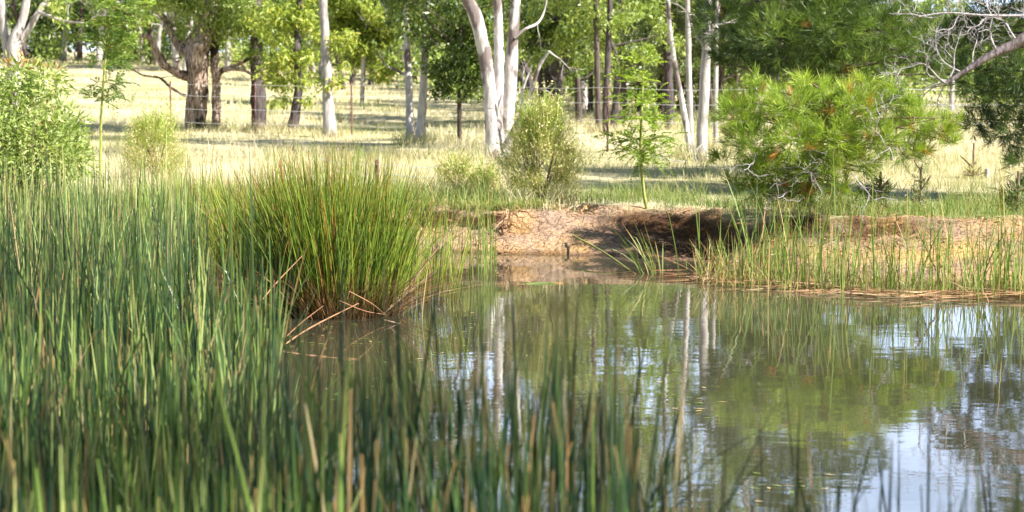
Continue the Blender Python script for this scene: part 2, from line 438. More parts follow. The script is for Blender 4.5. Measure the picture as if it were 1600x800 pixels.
wm = MB()
wm.add([[-60, -2, 0], [60, -2, 0], [60, 26, 0], [-60, 26, 0]], [[0, 1, 2, 3]])
tag(wm.build('pond_water', water_mat()), 'murky olive pond water reflecting trees and sky', kind='structure')


# ------------------------------------------------------------------ grass on the ground (nobody could count it)
def scatter(n, y0, y1, wide=.30, extra=1.0):
    y = np.sqrt(rng.uniform(y0 ** 2, y1 ** 2, n))
    x = rng.uniform(-1, 1, n) * (wide * y + extra)
    return x, y


sg = MB()
for (n, y0, y1, hh, w, sg_) in ((60000, 22.3, 36, .15, .006, 3), (60000, 34, 60, .13, .011, 2), (36000, 58, 120, .15, .03, 2)):
    x, y = scatter(n, y0, y1)
    keep = (y > banktop(x) + .12) & (fbm(x * .8, y * .8, 3, 12) > -.75)
    x, y = x[keep], y[keep]
    h = hh * rng.uniform(.4, 1.25, len(x)) * (1 + .9 * fbm(x * .35, y * .35, 3, 14)) * np.where(rng.random(len(x)) < .04, 2.2, 1)
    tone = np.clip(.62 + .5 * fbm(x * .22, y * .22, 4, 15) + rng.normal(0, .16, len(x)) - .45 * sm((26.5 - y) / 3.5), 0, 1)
    a = rng.uniform(0, 6.283, len(x)); l = rng.uniform(.05, .7, len(x))
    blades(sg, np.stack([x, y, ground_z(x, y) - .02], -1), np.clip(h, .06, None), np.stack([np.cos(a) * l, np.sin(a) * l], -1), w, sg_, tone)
for (p, Y, w_) in ((308, 46, .6), (337, 46, .3), (404, 46, .4), (454, 44.5, .35), (516, 42, .4), (642, 38, .3), (657, 37.5, .3), (778, 31, .5), (935, 44, .3), (947, 43.5, .3),
                  (1080, 33.2, .35), (1096, 31.5, .4), (1118, 36, .3), (718, 37, .3), (1046, 47, .4), (869, 50, .4), (845, 23.1, .4), (715, 24.3, .35), (243, 26.8, .4)):
    k = 260; a = rng.uniform(0, 6.283, k); rr = w_ * np.sqrt(rng.random(k)) + .05
    x = (p - 800) / FPX * Y + np.cos(a) * rr; y = Y - .1 + np.sin(a) * rr
    blades(sg, np.stack([x, y, ground_z(x, y) - .02], -1), rng.uniform(.08, .38, k), rng.normal(0, .35, (k, 2)), .009, 3, np.clip(rng.normal(.5, .25, k), 0, 1))
tag(sg.build('dry_grass', M['straw']), 'pale straw grass covering the paddock behind the pond', 'grass', kind='stuff')

wd_ = MB()
for k in range(85):
    y0 = rng.uniform(27, 64); x0 = rng.uniform(-.27, .27) * y0; m = 34
    x = x0 + rng.normal(0, .22, m); y = y0 + rng.normal(0, .22, m)
    blades(wd_, np.stack([x, y, ground_z(x, y) - .02], -1), rng.uniform(.12, .5, m) * rng.uniform(.6, 1.2), rng.normal(0, .4, (m, 2)), .012, 3, np.clip(rng.normal(.25, .2, m), 0, 1))
tag(wd_.build('paddock_weeds', M['greengrass']), 'green weedy tufts dotted through the dry paddock grass', 'weeds', kind='stuff')

gg = MB()
x, y = scatter(38000, 21, 25.5)
gap = y - banktop(x)
patch = fbm(x * 1.1, y * .9, 3, 17)
keep = (gap > -.10) & (gap < 1.9 + .9 * patch) & (patch > -.6)
x, y = x[keep], y[keep]
h = .20 * rng.uniform(.4, 1.4, len(x)) * (1 + .5 * patch[keep])
tone = np.clip(.45 + .25 * patch[keep] + rng.normal(0, .2, len(x)), 0, 1)
a = rng.uniform(0, 6.283, len(x)); l = rng.uniform(.1, .8, len(x))
pushy = undercut(x) * .34 * np.exp(-np.clip(y - banktop(x), 0, None) / .8)
blades(gg, np.stack([x, y - .06 - pushy, ground_z(x, y) - .02], -1), np.clip(h, .05, None), np.stack([np.cos(a) * l, np.sin(a) * l - .1], -1), .006, 3, tone)
m2 = 1500
x = rng.uniform(-1.3, .35, m2); y = banktop(x) + rng.uniform(-.05, .12, m2)
pushy = undercut(x) * .34
blades(gg, np.stack([x, y - pushy - .02, ground_z(x, y + .1) - .03], -1), rng.uniform(.08, .22, m2), np.stack([rng.normal(0, .5, m2), rng.uniform(-1.3, .1, m2)], -1), .006, 4, np.clip(rng.normal(.7, .2, m2), 0, 1), power=1.3, droop=rng.uniform(0, 1.2, m2))
tag(gg.build('bank_grass', M['greengrass']), 'greener tufty grass along the top of the clay bank', 'grass', kind='stuff')

# ------------------------------------------------------------------ reed bed on the left and in the foreground
rb = MB()


def reed_patch(n, y0, y1, xfun, hm, hs, w0, w1, seg=6, deadp=.15, tone_c=.42, lean_s=.10, z0=-.05, near=False):
    y = rng.uniform(y0, y1, n * 3); hw = .30 * y
    x = rng.uniform(-1, 1, n * 3) * hw
    p = xfun(x, y)
    k = rng.random(n * 3) < p
    x, y = x[k][:n], y[k][:n]
    m = len(x)
    h = np.clip(rng.normal(hm, hs, m), .4, None)
    h = h * (1 + .09 * fbm(x * .9, y * .9, 2, 51))
    tone = np.where(rng.random(m) < deadp, rng.uniform(.86, 1, m), np.clip(rng.normal(tone_c, .32, m), 0, .83))
    a = rng.uniform(0, 6.283, m); l = np.abs(rng.normal(0, lean_s, m)) + (rng.random(m) < .06) * rng.uniform(.1, .5, m)
    if near: tone = np.where(tone < .84, np.clip(tone - .30 * sm((px_of(x, y) - 380) / 200), 0, 1), tone)  # shade over the near reeds put into their tone, from mid left rightwards
    short = rng.random(m) < .14
    h = np.where(short, h * rng.uniform(.45, .85, m), h)
    h = h * (1.06 - (.24 if near else .38) * rng.random(m) ** 1.5) * np.interp(px_of(x, y), [300, 470, 850, 1060, 1300], [.92, 1, 1, .95, .90])
    blades(rb, np.stack([x, y, np.maximum(ground_z(x, y), z0 - .2) * 0 + np.maximum(ground_z(x, y) - .05, -.1)], -1), h,
           np.stack([np.cos(a) * l, np.sin(a) * l * .6], -1), rng.uniform(w0, w1, m), seg, tone, power=1.6, taper=7, droop=np.where(rng.random(m) < .10, rng.uniform(.15, .7, m), 0), tipw=np.where(rng.random(m) < .45, .38, .08))


def px_of(x, y):
    return 800 + x / y * FPX


def left_mid(x, y):        # the tall bed at the left, from 7 to 16 m
    edge = np.interp(y, [7, 9, 10, 10.8, 12, 16.5, 19], [425, 430, 420, 330, 300, 300, 330]) + 25 * fbm(y * 1.5, x * 0, 2, 4)
    return np.where(px_of(x, y) < edge, 1.0, .0)


def near_row(x, y):        # foreground, thinning out to the right
    p = px_of(x, y)
    c = sm(.55 + .8 * fbm(x * 3.2, y * 2.2, 2, 61))
    dens = np.interp(p, [-100, 350, 600, 800, 1020, 1060, 1250, 1700], [1, .95, .85, .75, .6, .30, .26, .36])
    return dens * np.where(p < 600, 1, c) * np.where((p > 470) & (y > 5.9), 0, 1)


reed_patch(5600, 9.5, 16.5, left_mid, 1.27, .15, .0055, .0095, 6, .05, .36)
reed_patch(2600, 16, 19.8, left_mid, 1.30, .15, .007, .011, 5, .05, .70)
reed_patch(2300, 6.6, 9.8, left_mid, 1.13, .15, .0065, .0115, 6, .06, .36)
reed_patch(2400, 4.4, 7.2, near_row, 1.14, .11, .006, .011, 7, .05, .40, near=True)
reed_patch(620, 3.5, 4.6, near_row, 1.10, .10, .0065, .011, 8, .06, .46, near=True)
def front_row(x, y):       # the dark soft row along the bottom, thinning out past the middle
    p = px_of(x, y)
    c = sm(.5 + .9 * fbm(x * 4.2, y * 2.0, 2, 63))
    return np.interp(p, [420, 470, 1000, 1060, 1100, 1700], [0, .9, .75, .4, .10, .14]) * (.25 + .75 * c)


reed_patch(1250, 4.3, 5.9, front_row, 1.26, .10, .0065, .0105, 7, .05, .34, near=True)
tag(rb.build('reed_bed', M['reed']), 'dense bed of tall green reeds filling the left and near water', 'reeds', kind='stuff')

# dry litter and dead leaves low in the reed bed
lb = MB()
n = 1500
y = rng.uniform(7, 17.5, n); x = rng.uniform(-1, .0, n) * .3 * y
k = left_mid(x, y) > .5
x, y = x[k], y[k]; n = len(x)
a = rng.uniform(0, 6.283, n); l = rng.uniform(.5, 1.6, n)
blades(lb, np.stack([x, y, 0 * x - .02], -1), rng.uniform(.25, .6, n), np.stack([np.cos(a) * l, np.sin(a) * l], -1), .007, 4, rng.random(n), power=1.2)
tag(lb.build('reed_litter', M['deadreed']), 'brown dead reed litter at the foot of the reed bed', 'reeds', kind='stuff')


# ------------------------------------------------------------------ the big rush tussock
def tussock(name, base, label, n, rad, hm, lean_k, width, matk, tone_c, dead_n=0, yscale=.7, cat='rush clump', group=None, droopp=.1, lean_bias=(0, 0)):
    t = thing(name, base, label, cat, group)
    mb = MB()
    r = np.sqrt(rng.random(n)) * rad; a = rng.uniform(0, 6.283, n)
    off = np.stack([np.cos(a) * r, np.sin(a) * r * yscale], -1)
    h = hm * (1.08 - .50 * rng.random(n) ** 1.6) * (1 - .18 * (r / rad) ** 2) * (1 + .16 * fbm(off[:, 0] * 3 / rad + base[0] * 7, off[:, 1] * 3 / rad, 2, 71))
    lean = off / rad * lean_k * rng.uniform(.2, 1.5, (n, 1)) + rng.normal(0, .10, (n, 2)) + np.array(lean_bias)
    wild = rng.random(n) < .05
    lean[wild] *= 2.3
    tone = np.where(rng.random(n) < .13, rng.uniform(.86, 1, n), np.clip(rng.normal(tone_c, .2, n), 0, .84))
    dr = np.where(rng.random(n) < droopp, rng.uniform(.1, .5, n), 0)
    blades(mb, np.c_[off, np.full(n, -.06)], h, lean, width * rng.uniform(.7, 1.3, n), 6, tone, power=1.35, droop=dr, taper=5)
    mb.build('stems', M[matk], t)
    if dead_n:
        d = MB()
        r = np.sqrt(rng.random(dead_n)) * rad * 1.02; a = rng.uniform(0, 6.283, dead_n)
        off = np.stack([np.cos(a) * r, np.sin(a) * r * yscale], -1)
        off[:, 0] -= .12 * rad * rng.random(dead_n)
        lean = off / rad * .9 * rng.uniform(.4, 2.2, (dead_n, 1)) + rng.normal(0, .25, (dead_n, 2))
        blades(d, np.c_[off, np.full(dead_n, -.04)], rng.uniform(.2, .62, dead_n), lean, width * rng.uniform(.8, 1.5, dead_n), 4,
               np.clip(rng.normal(.28, .25, dead_n), 0, 1), power=1.3)
        d.build('dead_stems', M['deadreed'], t)
    return t


b0 = at(528, 488, 16.3); b0[2] = 0
tussock('rush_tussock', b0, 'big round green rush tussock standing in the water beside the reed bed', 2000, .52, 1.52, .25, .0075, 'rush', .50, 900)
b1 = at(430, 470, 17.4); b1[2] = 0
tussock('rush_tussock', b1, 'rush clump half hidden between the big round tussock and the reed bed', 1000, .42, 1.30, .25, .0065, 'rush', .46, 260)
b2 = at(640, 470, 17.2); b2[2] = 0
tussock('rush_tussock', b2, 'thin open rush clump just right of the big round tussock', 260, .45, 1.12, .22, .0055, 'rush', .66, 20)
b3 = at(330, 420, 19.6); b3[2] = 0
tussock('rush_tussock', b3, 'sunlit yellow green rush clump rising behind the reed bed', 900, .75, 1.25, .2, .006, 'rush', .72, 50)

# sparse upright reeds standing in the water right of the tussock
def sparse(n, pts, name, label, matk, hm, hs, w, lean_s=.10, tone_c=.62, deadp=.15):
    mb = MB(); base = []
    for (x, y, Y, sx, sy) in pts:
        c = at(x, y, Y)
        k = max(1, int(n / len(pts)))
        base.append(np.c_[c[0] + rng.normal(0, sx, k), Y + rng.normal(0, sy, k), np.full(k, 0)])
    base = np.concatenate(base); m = len(base)
    base[:, 2] = np.maximum(ground_z(base[:, 0], base[:, 1]), 0) - .04
    tone = np.where(rng.random(m) < deadp, rng.uniform(.86, 1, m), np.clip(rng.normal(tone_c, .14, m), 0, .8))
    a = rng.uniform(0, 6.283, m); l = np.abs(rng.normal(0, lean_s, m))
    blades(mb, base, np.clip(rng.normal(hm, hs, m), .25, None), np.stack([np.cos(a) * l, np.sin(a) * l], -1), w * rng.uniform(.7, 1.4, m), 6, tone, power=1.5, taper=5)
    return tag(mb.build(name, M[matk]), label, 'reeds', kind='stuff')


sparse(120, [(660, 470, 17.3, .16, .5), (690, 450, 18.3, .2, .5), (720, 440, 19.2, .15, .4), (750, 430, 19.6, .10, .4), (765, 430, 19.8, .08, .3)], 'open_reeds', 'scattered bright green reeds between the tussock and the clay bank', 'sedge', .80, .25, .007, .12, .5, 0)

# reeds and sedge along the right shore
sparse(700, [(1190, 440, 19.0, .30, .3), (1260, 455, 18.4, .35, .3), (1340, 462, 18.1, .4, .25), (1430, 465, 17.9, .4, .25), (1520, 466, 17.8, .4, .25), (1590, 466, 17.8, .35, .25), (1660, 466, 17.8, .4, .25)],
       'shore_reeds', 'thin green reeds growing along the right shore', 'sedge', .60, .26, .0085, .20, .55, .0)
ss = MB()
n = 1800
c = at(1400, 462, 18.1)
xx = rng.uniform(1.75, 6, n)
yy = np.interp(xx, [1.6, 2.5, 3.3, 6], [18.9, 18.4, 17.9, 17.7]) + rng.normal(.15, .28, n)
kk_ = fbm(xx * 2.1, yy * 2.1, 2, 23) > -.25
xx, yy = xx[kk_], yy[kk_]; n = len(xx)
a = rng.uniform(0, 6.283, n); l = np.abs(rng.normal(.3, .5, n))
blades(ss, np.stack([xx, yy, np.maximum(ground_z(xx, yy), 0) - .02], -1), rng.uniform(.06, .38, n) * (1 + .5 * fbm(xx * 1.6, yy, 2, 24)), np.stack([np.cos(a) * l, np.sin(a) * l * .6], -1), .0075, 4,
       np.clip(rng.normal(.84, .18, n), .3, 1), power=1.3)
tag(ss.build('shore_sedge', M['sedge']), 'low straw coloured sedge tangled along the right shore', 'sedge', kind='stuff')
mt = MB()
n = 300
xx = rng.uniform(1.55, 5.6, n); yy = np.interp(xx, [1.5, 2.5, 3.3, 6], [19.3, 18.3, 17.6, 17.4]) + rng.normal(0, .16, n)
aa = rng.normal(0, .35, n) + (rng.random(n) < .5) * math.pi
L = rng.uniform(.25, .9, n)
p0 = np.stack([xx, yy, .012 + .05 * rng.random(n) ** 2], -1)
dirv = np.stack([np.cos(aa), np.sin(aa), rng.normal(0, .04, n)], -1)
leaves(mt, p0 - dirv * L[:, None] / 2, dirv, L, .010, np.clip(rng.normal(.5, .25, n), 0, 1), mid=.4)
tag(mt.build('reed_mat', M['deadreed']), 'fallen tan reeds lying in a floating mat at the right shore', 'reeds', kind='stuff')
bq = at(1018, 432, 19.6); bq[2] = 0
tussock('sedge_clump', bq, 'small leaning fan of bright sedge standing alone off the clay bank', 26, .14, .62, .35, .009, 'sedge', .5, 0, 1, 'sedge clump', None, .2, (-.35, 0))
bq = at(1160, 442, 19.0); bq[2] = 0
tussock('sedge_clump', bq, 'tangled green and straw sedge clump at the start of the right shore', 70, .34, .62, .5, .007, 'sedge', .58, 50, .6, 'sedge clump', None, .25)


# ------------------------------------------------------------------ single fallen / broken stalks (pixels of their ends, distance of each end)
def stalk(name, pts, r, matk, label, cat='dead reed', sides=5):
    P = [np.r_[at(x, y, Y), r] for x, y, Y in pts]
    P[-1][3] = r * .55
    org = P[0][:3].copy(); mb = MB()
    tube(mb, P, n=12, sides=sides, rough=.15, tone=rng.uniform(.15, .5))
    return tag(mb.build(name, M[matk], org=org, smooth=True), label, cat)


stalk('fallen_reed', [(415, 560, 14.0), (480, 515, 14.6), (560, 474, 15.2)], .007, 'deadreed', 'long pale tan fallen reed slanting up across the foot of the tussock')
stalk('fallen_reed', [(396, 486, 14.6), (430, 444, 15.0), (472, 400, 15.4)], .006, 'deadreed', 'pinkish broken reed slanting over the left side of the tussock')
stalk('fallen_reed', [(438, 535, 14.4), (470, 505, 14.8), (505, 478, 15.2)], .0055, 'deadreed', 'short tan broken reed under the long pale fallen reed')
stalk('fallen_reed', [(545, 455, 15.4), (580, 474, 15.6), (600, 490, 15.9)], .005, 'deadreed', 'reddish broken stem sloping down to the water at the tussock foot')
stalk('fallen_reed', [(530, 470, 15.5), (570, 486, 15.7), (605, 492, 15.9)], .005, 'deadreed', 'brown bent stem lying low against the tussock foot')
stalk('dark_stalk', [(600, 500, 15.6), (650, 512, 15.7), (742, 532, 15.2)], .006, 'twigwood', 'long dark stalk floating on the water in front of the tussock')
stalk('dark_stalk', [(652, 456, 18.0), (690, 455, 18.0), (738, 452, 18.3)], .007, 'twigwood', 'straight dark stalk lying level at the edge of the open reeds')
stalk('dark_stalk', [(610, 480, 16.2), (660, 420, 16.4), (705, 355, 16.6)], .007, 'twigwood', 'dark bent stem leaning out to the right of the tussock')
stalk('dark_stalk', [(600, 490, 16.0), (640, 455, 16.1), (682, 424, 16.2)], .005, 'twigwood', 'thin dark stem leaning low over the water right of the tussock')
stalk('fallen_reed', [(895, 368, 21.9), (940, 392, 20.8), (987, 424, 19.82)], .010, 'greenstem', 'green tipped fallen stalk sloping down the clay bank into the water', 'fallen stalk')
stalk('dry_twig', [(877, 376, 22.05), (884, 386, 21.9), (891, 397, 21.75)], .011, 'twigwood', 'short dark twig stuck in the clay at the waterline', 'twig')
stalk('fallen_reed', [(1195, 330, 19.6), (1185, 390, 19.2), (1140, 460, 18.6)], .007, 'deadreed', 'pale grey leaning reed among the sedge clump', 'dead reed')
stalk('fallen_reed', [(1432, 355, 18.2), (1455, 405, 17.9), (1480, 460, 17.7)], .008, 'deadreed', 'thick pale broken reed leaning on the right shore', 'dead reed')
stalk('floating_reed', [(822, 444, 18.62), (850, 443, 18.66), (880, 443, 18.66)], .014, 'sedge', 'flat pale green reed leaf floating below the clay bank', 'reed leaf')

bl = MB()
n = 4200
xx = rng.uniform(-1.6, 6.2, n); rl = rng.uniform(.02, 1.02, n)
yy = shore(xx) + rl * (banktop(xx) - shore(xx))
kk_ = fbm(xx * 1.7, yy * 2.3, 3, 29) > -.15
xx, yy = xx[kk_], yy[kk_]; n = len(xx)
aa = rng.uniform(0, 6.283, n)
leaves(bl, np.stack([xx, yy - .03, ground_z(xx, yy) + .012], -1), np.stack([np.cos(aa), np.sin(aa) * .8 , rng.normal(.15, .3, n)], -1), rng.uniform(.03, .12, n), rng.uniform(.006, .022, n), np.clip(rng.normal(.35, .3, n), 0, 1))
tag(bl.build('bank_litter', M['deadreed']), 'brown scraps of bark and dead stems littering the clay bank', 'litter', kind='stuff')

# roots hanging from the undercut edge
rt = thing('exposed_roots', at(815, 335, 22.2), 'pale bare roots hanging from the undercut edge of the clay bank', 'roots')
rm = MB()
org = np.array(rt.location)
for i in range(12):
    x0 = 800 + rng.uniform(-10, 30)
    p = at(x0, 328 + rng.uniform(-2, 4), 22.35) - org
    twig_tree(rm, p, (rng.normal(0, .5), -.6, -.5), rng.uniform(.15, .34), .009, 1, .9, 2, 5)
rm.build('root_strands', M['deadreed'], rt)


# floating leaves
fl = MB()
spots = [(500, 520, .35), (545, 545, .3), (470, 540, .3), (690, 560, .3), (1020, 600, .4), (560, 610, .3), (1230, 770, .25), (1060, 630, .3), (740, 520, .4)]
for (x, y, sprd) in spots:
    Y = CAMZ * FPX / (y - 110); c = at(x, y, Y); k = 14
    p = np.c_[c[0] + rng.normal(0, sprd * .5, k), Y + rng.normal(0, sprd, k), np.full(k, .006) + rng.uniform(0, .003, k)]
    a = rng.uniform(0, 6.283, k); L = rng.uniform(.02, .085, k)
    d = np.c_[np.cos(a), np.sin(a), 0 * a]; s = np.c_[-np.sin(a), np.cos(a), 0 * a]
    w = rng.uniform(.006, .016, (k, 1))
    v = np.stack([p, p + d * L[:, None] * .5 + s * w, p + d * L[:, None], p + d * L[:, None] * .5 - s * w], 1)
    fl.add(v, np.arange(k * 4).reshape(k, 4), tone=np.repeat(rng.uniform(.3, 1, k), 4))
tag(fl.build('floating_leaves', M['sedge']), 'small yellow green leaves and scraps floating on the pond', 'leaves', kind='stuff')


# ------------------------------------------------------------------ trees
def leaf_cloud(mb, centers, radii, per, ln, wd, droop=.8, tone_c=.5, tone_s=.22, flat=.75):
    for c, r in zip(centers, radii):
        n = max(6, int(per * (r / .6) ** 2))
        p = unit(rng.normal(size=(n, 3))) * (rng.random((n, 1)) ** .45) * r * np.array([1, 1, flat])
        d = rng.normal(size=(n, 3)) + p / r * .5 + np.array([0, 0, -droop])
        tc = tone_c + rng.normal(0, .10)
        leaves(mb, c + p, d, ln * rng.uniform(.6, 1.25, n), wd * rng.uniform(.7, 1.2, n), np.clip(rng.normal(tc, tone_s, n), 0, 1))


def auto_crown(trunk_mb, S, z0, z1, spread, nl, ends, up=.5, r0=.05):
    """limbs from a resampled stem S between heights z0, z1; collects foliage ends"""
    hs = S[:, 2]
    for i in range(nl):
        z = z0 + (z1 - z0) * ((i + rng.random()) / nl)
        j = int(np.argmin(abs(hs - z))); p = S[j, :3]
        a = rng.uniform(0, 6.283) ; l = spread * rng.uniform(.5, 1.1) * (1 - .35 * (i / nl))
        d = np.array([math.cos(a), math.sin(a), up * rng.uniform(.3, 1.4)]); d /= np.linalg.norm(d)
        rr = min(S[j, 3] * .55, r0)
        q1 = p + d * l * .5 + np.array([0, 0, -.04 * l]) + rng.normal(0, .08 * l, 3)
        q2 = p + d * l + np.array([0, 0, .12 * l]) + rng.normal(0, .1 * l, 3)
        tube(trunk_mb, [np.r_[p, rr], np.r_[q1, rr * .65], np.r_[q2, max(rr * .25, .006)]], n=9, sides=5, rough=.1)
        ends.append((q2, .42 * spread * rng.uniform(.35, .6)))
        ends.append((q1 * .35 + q2 * .65 + rng.normal(0, .18 * l, 3), .4 * spread * rng.uniform(.3, .5)))
        if rng.random() < .6:
            q3 = q1 + rng.normal(0, .35 * l, 3) + np.array([0, 0, .1 * l])
            tube(trunk_mb, [np.r_[q1, rr * .5], np.r_[q3, .006]], n=5, sides=4)
            ends.append((q3, .4 * spread * rng.uniform(.3, .5)))


def tree(name, label, Y, stems, bark, leafk, top=9.0, crown_from=4.2, spread=2.0, nl=14, per=110, ln=.13, wd=.032,
         low=(), limbs=(), tone_c=.5, group=None, rough=.12, crown=True, cat='tree', lean_top=0.0, base_z=None, limb_bark=None):
    """stems: lists of (px, py, width px); limbs: visible branches, each a child; low: (px, py, r px, n scale) foliage clumps in view"""
    s0 = stems[0][0]
    base = at(s0[0], s0[1], Y); base[2] = float(ground_z(base[0], Y)) - .03
    t = thing(name, base, label, cat, group)
    tm, ends = MB(), []
    for k, st in enumerate(stems):
        P = []
        for (x, y, w) in st:
            p = at(x, y, Y + .12 * k); P.append(np.r_[p, w / ppm(Y) / 2])
        if k == 0 or st[0][1] == s0[1]:
            P[0][2] = min(P[0][2], base[2] - .05)
            if P[1][2] - P[0][2] > .5:
                fl_ = P[0].copy(); fl_[:3] = P[0][:3] * .88 + P[1][:3] * .12; fl_[3] = P[0][3] * .9 + P[1][3] * .1
                P[0][3] *= 1.25; P.insert(1, fl_)
        if crown and st[-1][1] <= 5:
            last, prev = P[-1], P[-2]
            d = (last[:3] - prev[:3]); d /= np.linalg.norm(d)
            z = last[2]; q = last.copy(); st_top = top * rng.uniform(.85, 1.05)
            while z < st_top:
                d = unit(d + np.array([rng.normal(0, .12), rng.normal(0, .12), .12]))
                q = np.r_[q[:3] + d * 1.0, max(q[3] * .82, .012)]; P.append(q); z = q[2]
        P = np.array(P); P[:, :3] -= base
        S = tube(tm, P, n=len(P) * 6, sides=12, rough=rough, seed=int(rng.integers(99)))
        if crown and st[-1][1] <= 5:
            auto_crown(tm, S, max(crown_from - base[2], .5), S[-1, 2], spread, max(4, nl // len(stems)), ends)
            ends.append((S[-1, :3], .4 * spread * .6))
    trunk = tm.build('trunk', M[bark], t, smooth=True)
    for lb_ in limbs:
        m = MB(); P = [np.r_[at(x, y, Y + dy) - base, w / ppm(Y) / 2] for (x, y, w, dy) in lb_]
        tube(m, P, n=len(P) * 6, sides=7, rough=rough)
        for e in range(2):
            i = rng.integers(1, len(P))
            twig_tree(m, P[i][:3], rng.normal(size=3) + np.array([0, 0, .4]), .5, P[-1][3] * .7, 1, .6, 2, 4)
        m.build('limb', M[limb_bark or bark], t, smooth=True)
    cm = MB()
    if ends:
        leaf_cloud(cm, [e[0] for e in ends], [e[1] * 1.25 for e in ends], per * 3.0, ln, wd, tone_c=tone_c)
    for (x, y, r, k) in low:
        rr = r / ppm(Y)
        c = at(x, y, Y) - base
        nb = max(3, int(5 * k))
        cs = c + rng.normal(0, .42, (nb, 3)) * rr
        leaf_cloud(cm, cs, np.full(nb, rr * .62), per * 3.2, ln, wd, tone_c=tone_c + .03)
    if cm.n:
        cm.build('crown', M[leafk], t)
    return t


tree('gum_tree', 'thick brown gum with a burl and dead crooked limbs beside the dark fence post', 46,
     [[(308, 206, 32), (308, 170, 29), (311, 130, 28), (312, 100, 37), (313, 72, 42), (322, 40, 28), (330, 0, 20)],
      [(336, 206, 16), (337, 160, 13), (338, 120, 14), (335, 95, 13), (338, 60, 12), (345, 0, 10)]],
     'bark_brown', 'gumleaf', 8.5, 4.0, 2.6, 22, 120, .15, .04,
     low=[(290, 8, 34, 1.2), (362, 22, 40, 1.4), (400, 50, 36, 1.2), (345, 15, 50, 1.6), (280, 10, 40, 1.4), (250, 10, 28, 1), (405, 90, 26, .8), (385, 20, 40, 1.3)],
     limbs=[[(302, 122, 15, 0), (275, 112, 14, -.2), (252, 98, 12, -.4), (240, 70, 10, -.5), (232, 58, 8, -.6), (218, 55, 5, -.8)],
            [(303, 88, 18, 0), (280, 70, 15, .2), (262, 40, 12, .3), (250, 20, 10, .4), (228, 5, 7, .5)],
            [(290, 150, 4, -.2), (268, 138, 4, -.4), (250, 122, 4, -.6), (225, 118, 3, -.8), (205, 108, 2.5, -1)],
            [(338, 128, 8, -.1), (345, 112, 8, -.3), (358, 106, 7, -.4), (378, 98, 5, -.5), (400, 84, 3.5, -.6)],
            [(350, 108, 5, -.4), (380, 110, 5, -.6), (405, 122, 4, -.8), (428, 126, 3, -1)]], tone_c=.58, rough=.3)
tree('burnt_tree', 'straight black burnt trunk right of the thick brown gum', 46,
     [[(404, 207, 26), (403, 150, 22), (401, 80, 19), (400, 0, 18)]], 'bark_burnt', 'gumleaf', 9, 4.4, 2, 12, 110, .15, .04,
     low=[(425, 15, 30, 1)], tone_c=.5, rough=.2)
tree('leaning_gum', 'dark leaning trunk half covered by yellow green regrowth leaves', 44.5,
     [[(453, 212, 22), (462, 175, 16), (467, 130, 13), (463, 80, 12), (468, 0, 10)]], 'bark_burnt', 'yellowleaf', 7.5, 4.2, 1.8, 12, 120, .15, .05,
     low=[(440, 30, 40, 1.4), (480, 30, 36, 1.3), (450, 80, 34, 1.2), (428, 120, 30, 1.0), (465, 112, 30, 1.0), (435, 150, 24, .8), (415, 60, 26, .8), (490, 80, 20, .7), (475, 150, 18, .5)], tone_c=.55)
tree('pale_gum', 'pale trunk with dark shredded upper bark beside the leaning regrowth gum', 42,
     [[(516, 219, 26), (513, 170, 18), (511, 110, 15), (508, 50, 14), (505, 0, 13)]], 'bark_grey', 'yellowleaf', 9, 4.6, 2, 13, 115, .15, .05,
     low=[(520, 78, 26, .8), (545, 60, 24, .8), (530, 130, 22, .6), (500, 135, 20, .6), (545, 100, 14, .4)], tone_c=.62)
tree('slim_gum', 'slim white trunk with a broken side branch, left of its close neighbour', 38,
     [[(642, 229, 15), (640, 170, 12.5), (637, 90, 11), (633, 0, 9)]], 'bark_white', 'gumleaf', 8.5, 4.2, 1.7, 11, 110, .14, .036,
     limbs=[[(637, 120, 5, 0), (620, 110, 4.5, -.1), (605, 104, 3, -.2), (595, 92, 2, -.2)], [(636, 45, 5, 0), (615, 22, 4, .1), (596, 4, 3.5, .2), (590, -12, 3, .2)]], tone_c=.5,
     low=[(610, 20, 26, .6), (650, 60, 18, .5)])
tree('slim_gum', 'slim pinkish white trunk leaning right, close beside the one with a broken branch', 37.5,
     [[(656, 229, 18), (659, 180, 14), (663, 100, 11), (666, 0, 9)]], 'bark_white', 'gumleaf', 9, 4.4, 1.8, 12, 110, .14, .036, tone_c=.45,
     limbs=[[(663, 80, 4, 0), (680, 66, 3.5, .1), (695, 58, 2.5, .2)]], low=[(690, 20, 30, .8)])
tree('white_gum', 'large white gum with three trunks rising from one foot behind the bank', 31,
     [[(772, 252, 26), (768, 200, 22), (764, 130, 21), (752, 60, 21), (738, 12, 20), (731, 0, 19)],
      [(781, 252, 18), (778, 190, 17), (780, 110, 16), (779, 40, 15), (777, 0, 14)],
      [(784, 252, 26), (790, 195, 23), (797, 130, 20), (802, 60, 17), (806, 0, 15)]], 'bark_white', 'gumleaf', 7.6, 3.9, 2.0, 20, 120, .13, .032,
     limbs=[[(788, 232, 12, 0), (806, 198, 10, -.1), (822, 170, 9, -.2), (831, 140, 8, -.3), (842, 105, 6, -.4), (858, 80, 4, -.5)],
            [(812, 185, 5, -.1), (815, 165, 4.5, -.2), (817, 140, 3.5, -.2), (832, 100, 2, -.2)],
            [(803, 60, 5, 0), (820, 46, 4.5, .1), (840, 36, 4, .2), (850, 18, 3, .3), (856, -10, 2, .3)]], tone_c=.52, limb_bark='bark_white')
tree('dark_ironbark', 'left one of two close dark trunks standing at the paddock edge', 44,
     [[(935, 214, 11), (934, 150, 9.5), (932, 60, 9), (931, 0, 8)]], 'bark_dark', 'gumleaf', 9, 3.6, 1.8, 14, 110, .15, .04, tone_c=.55, low=[(925, 25, 30, .9)])
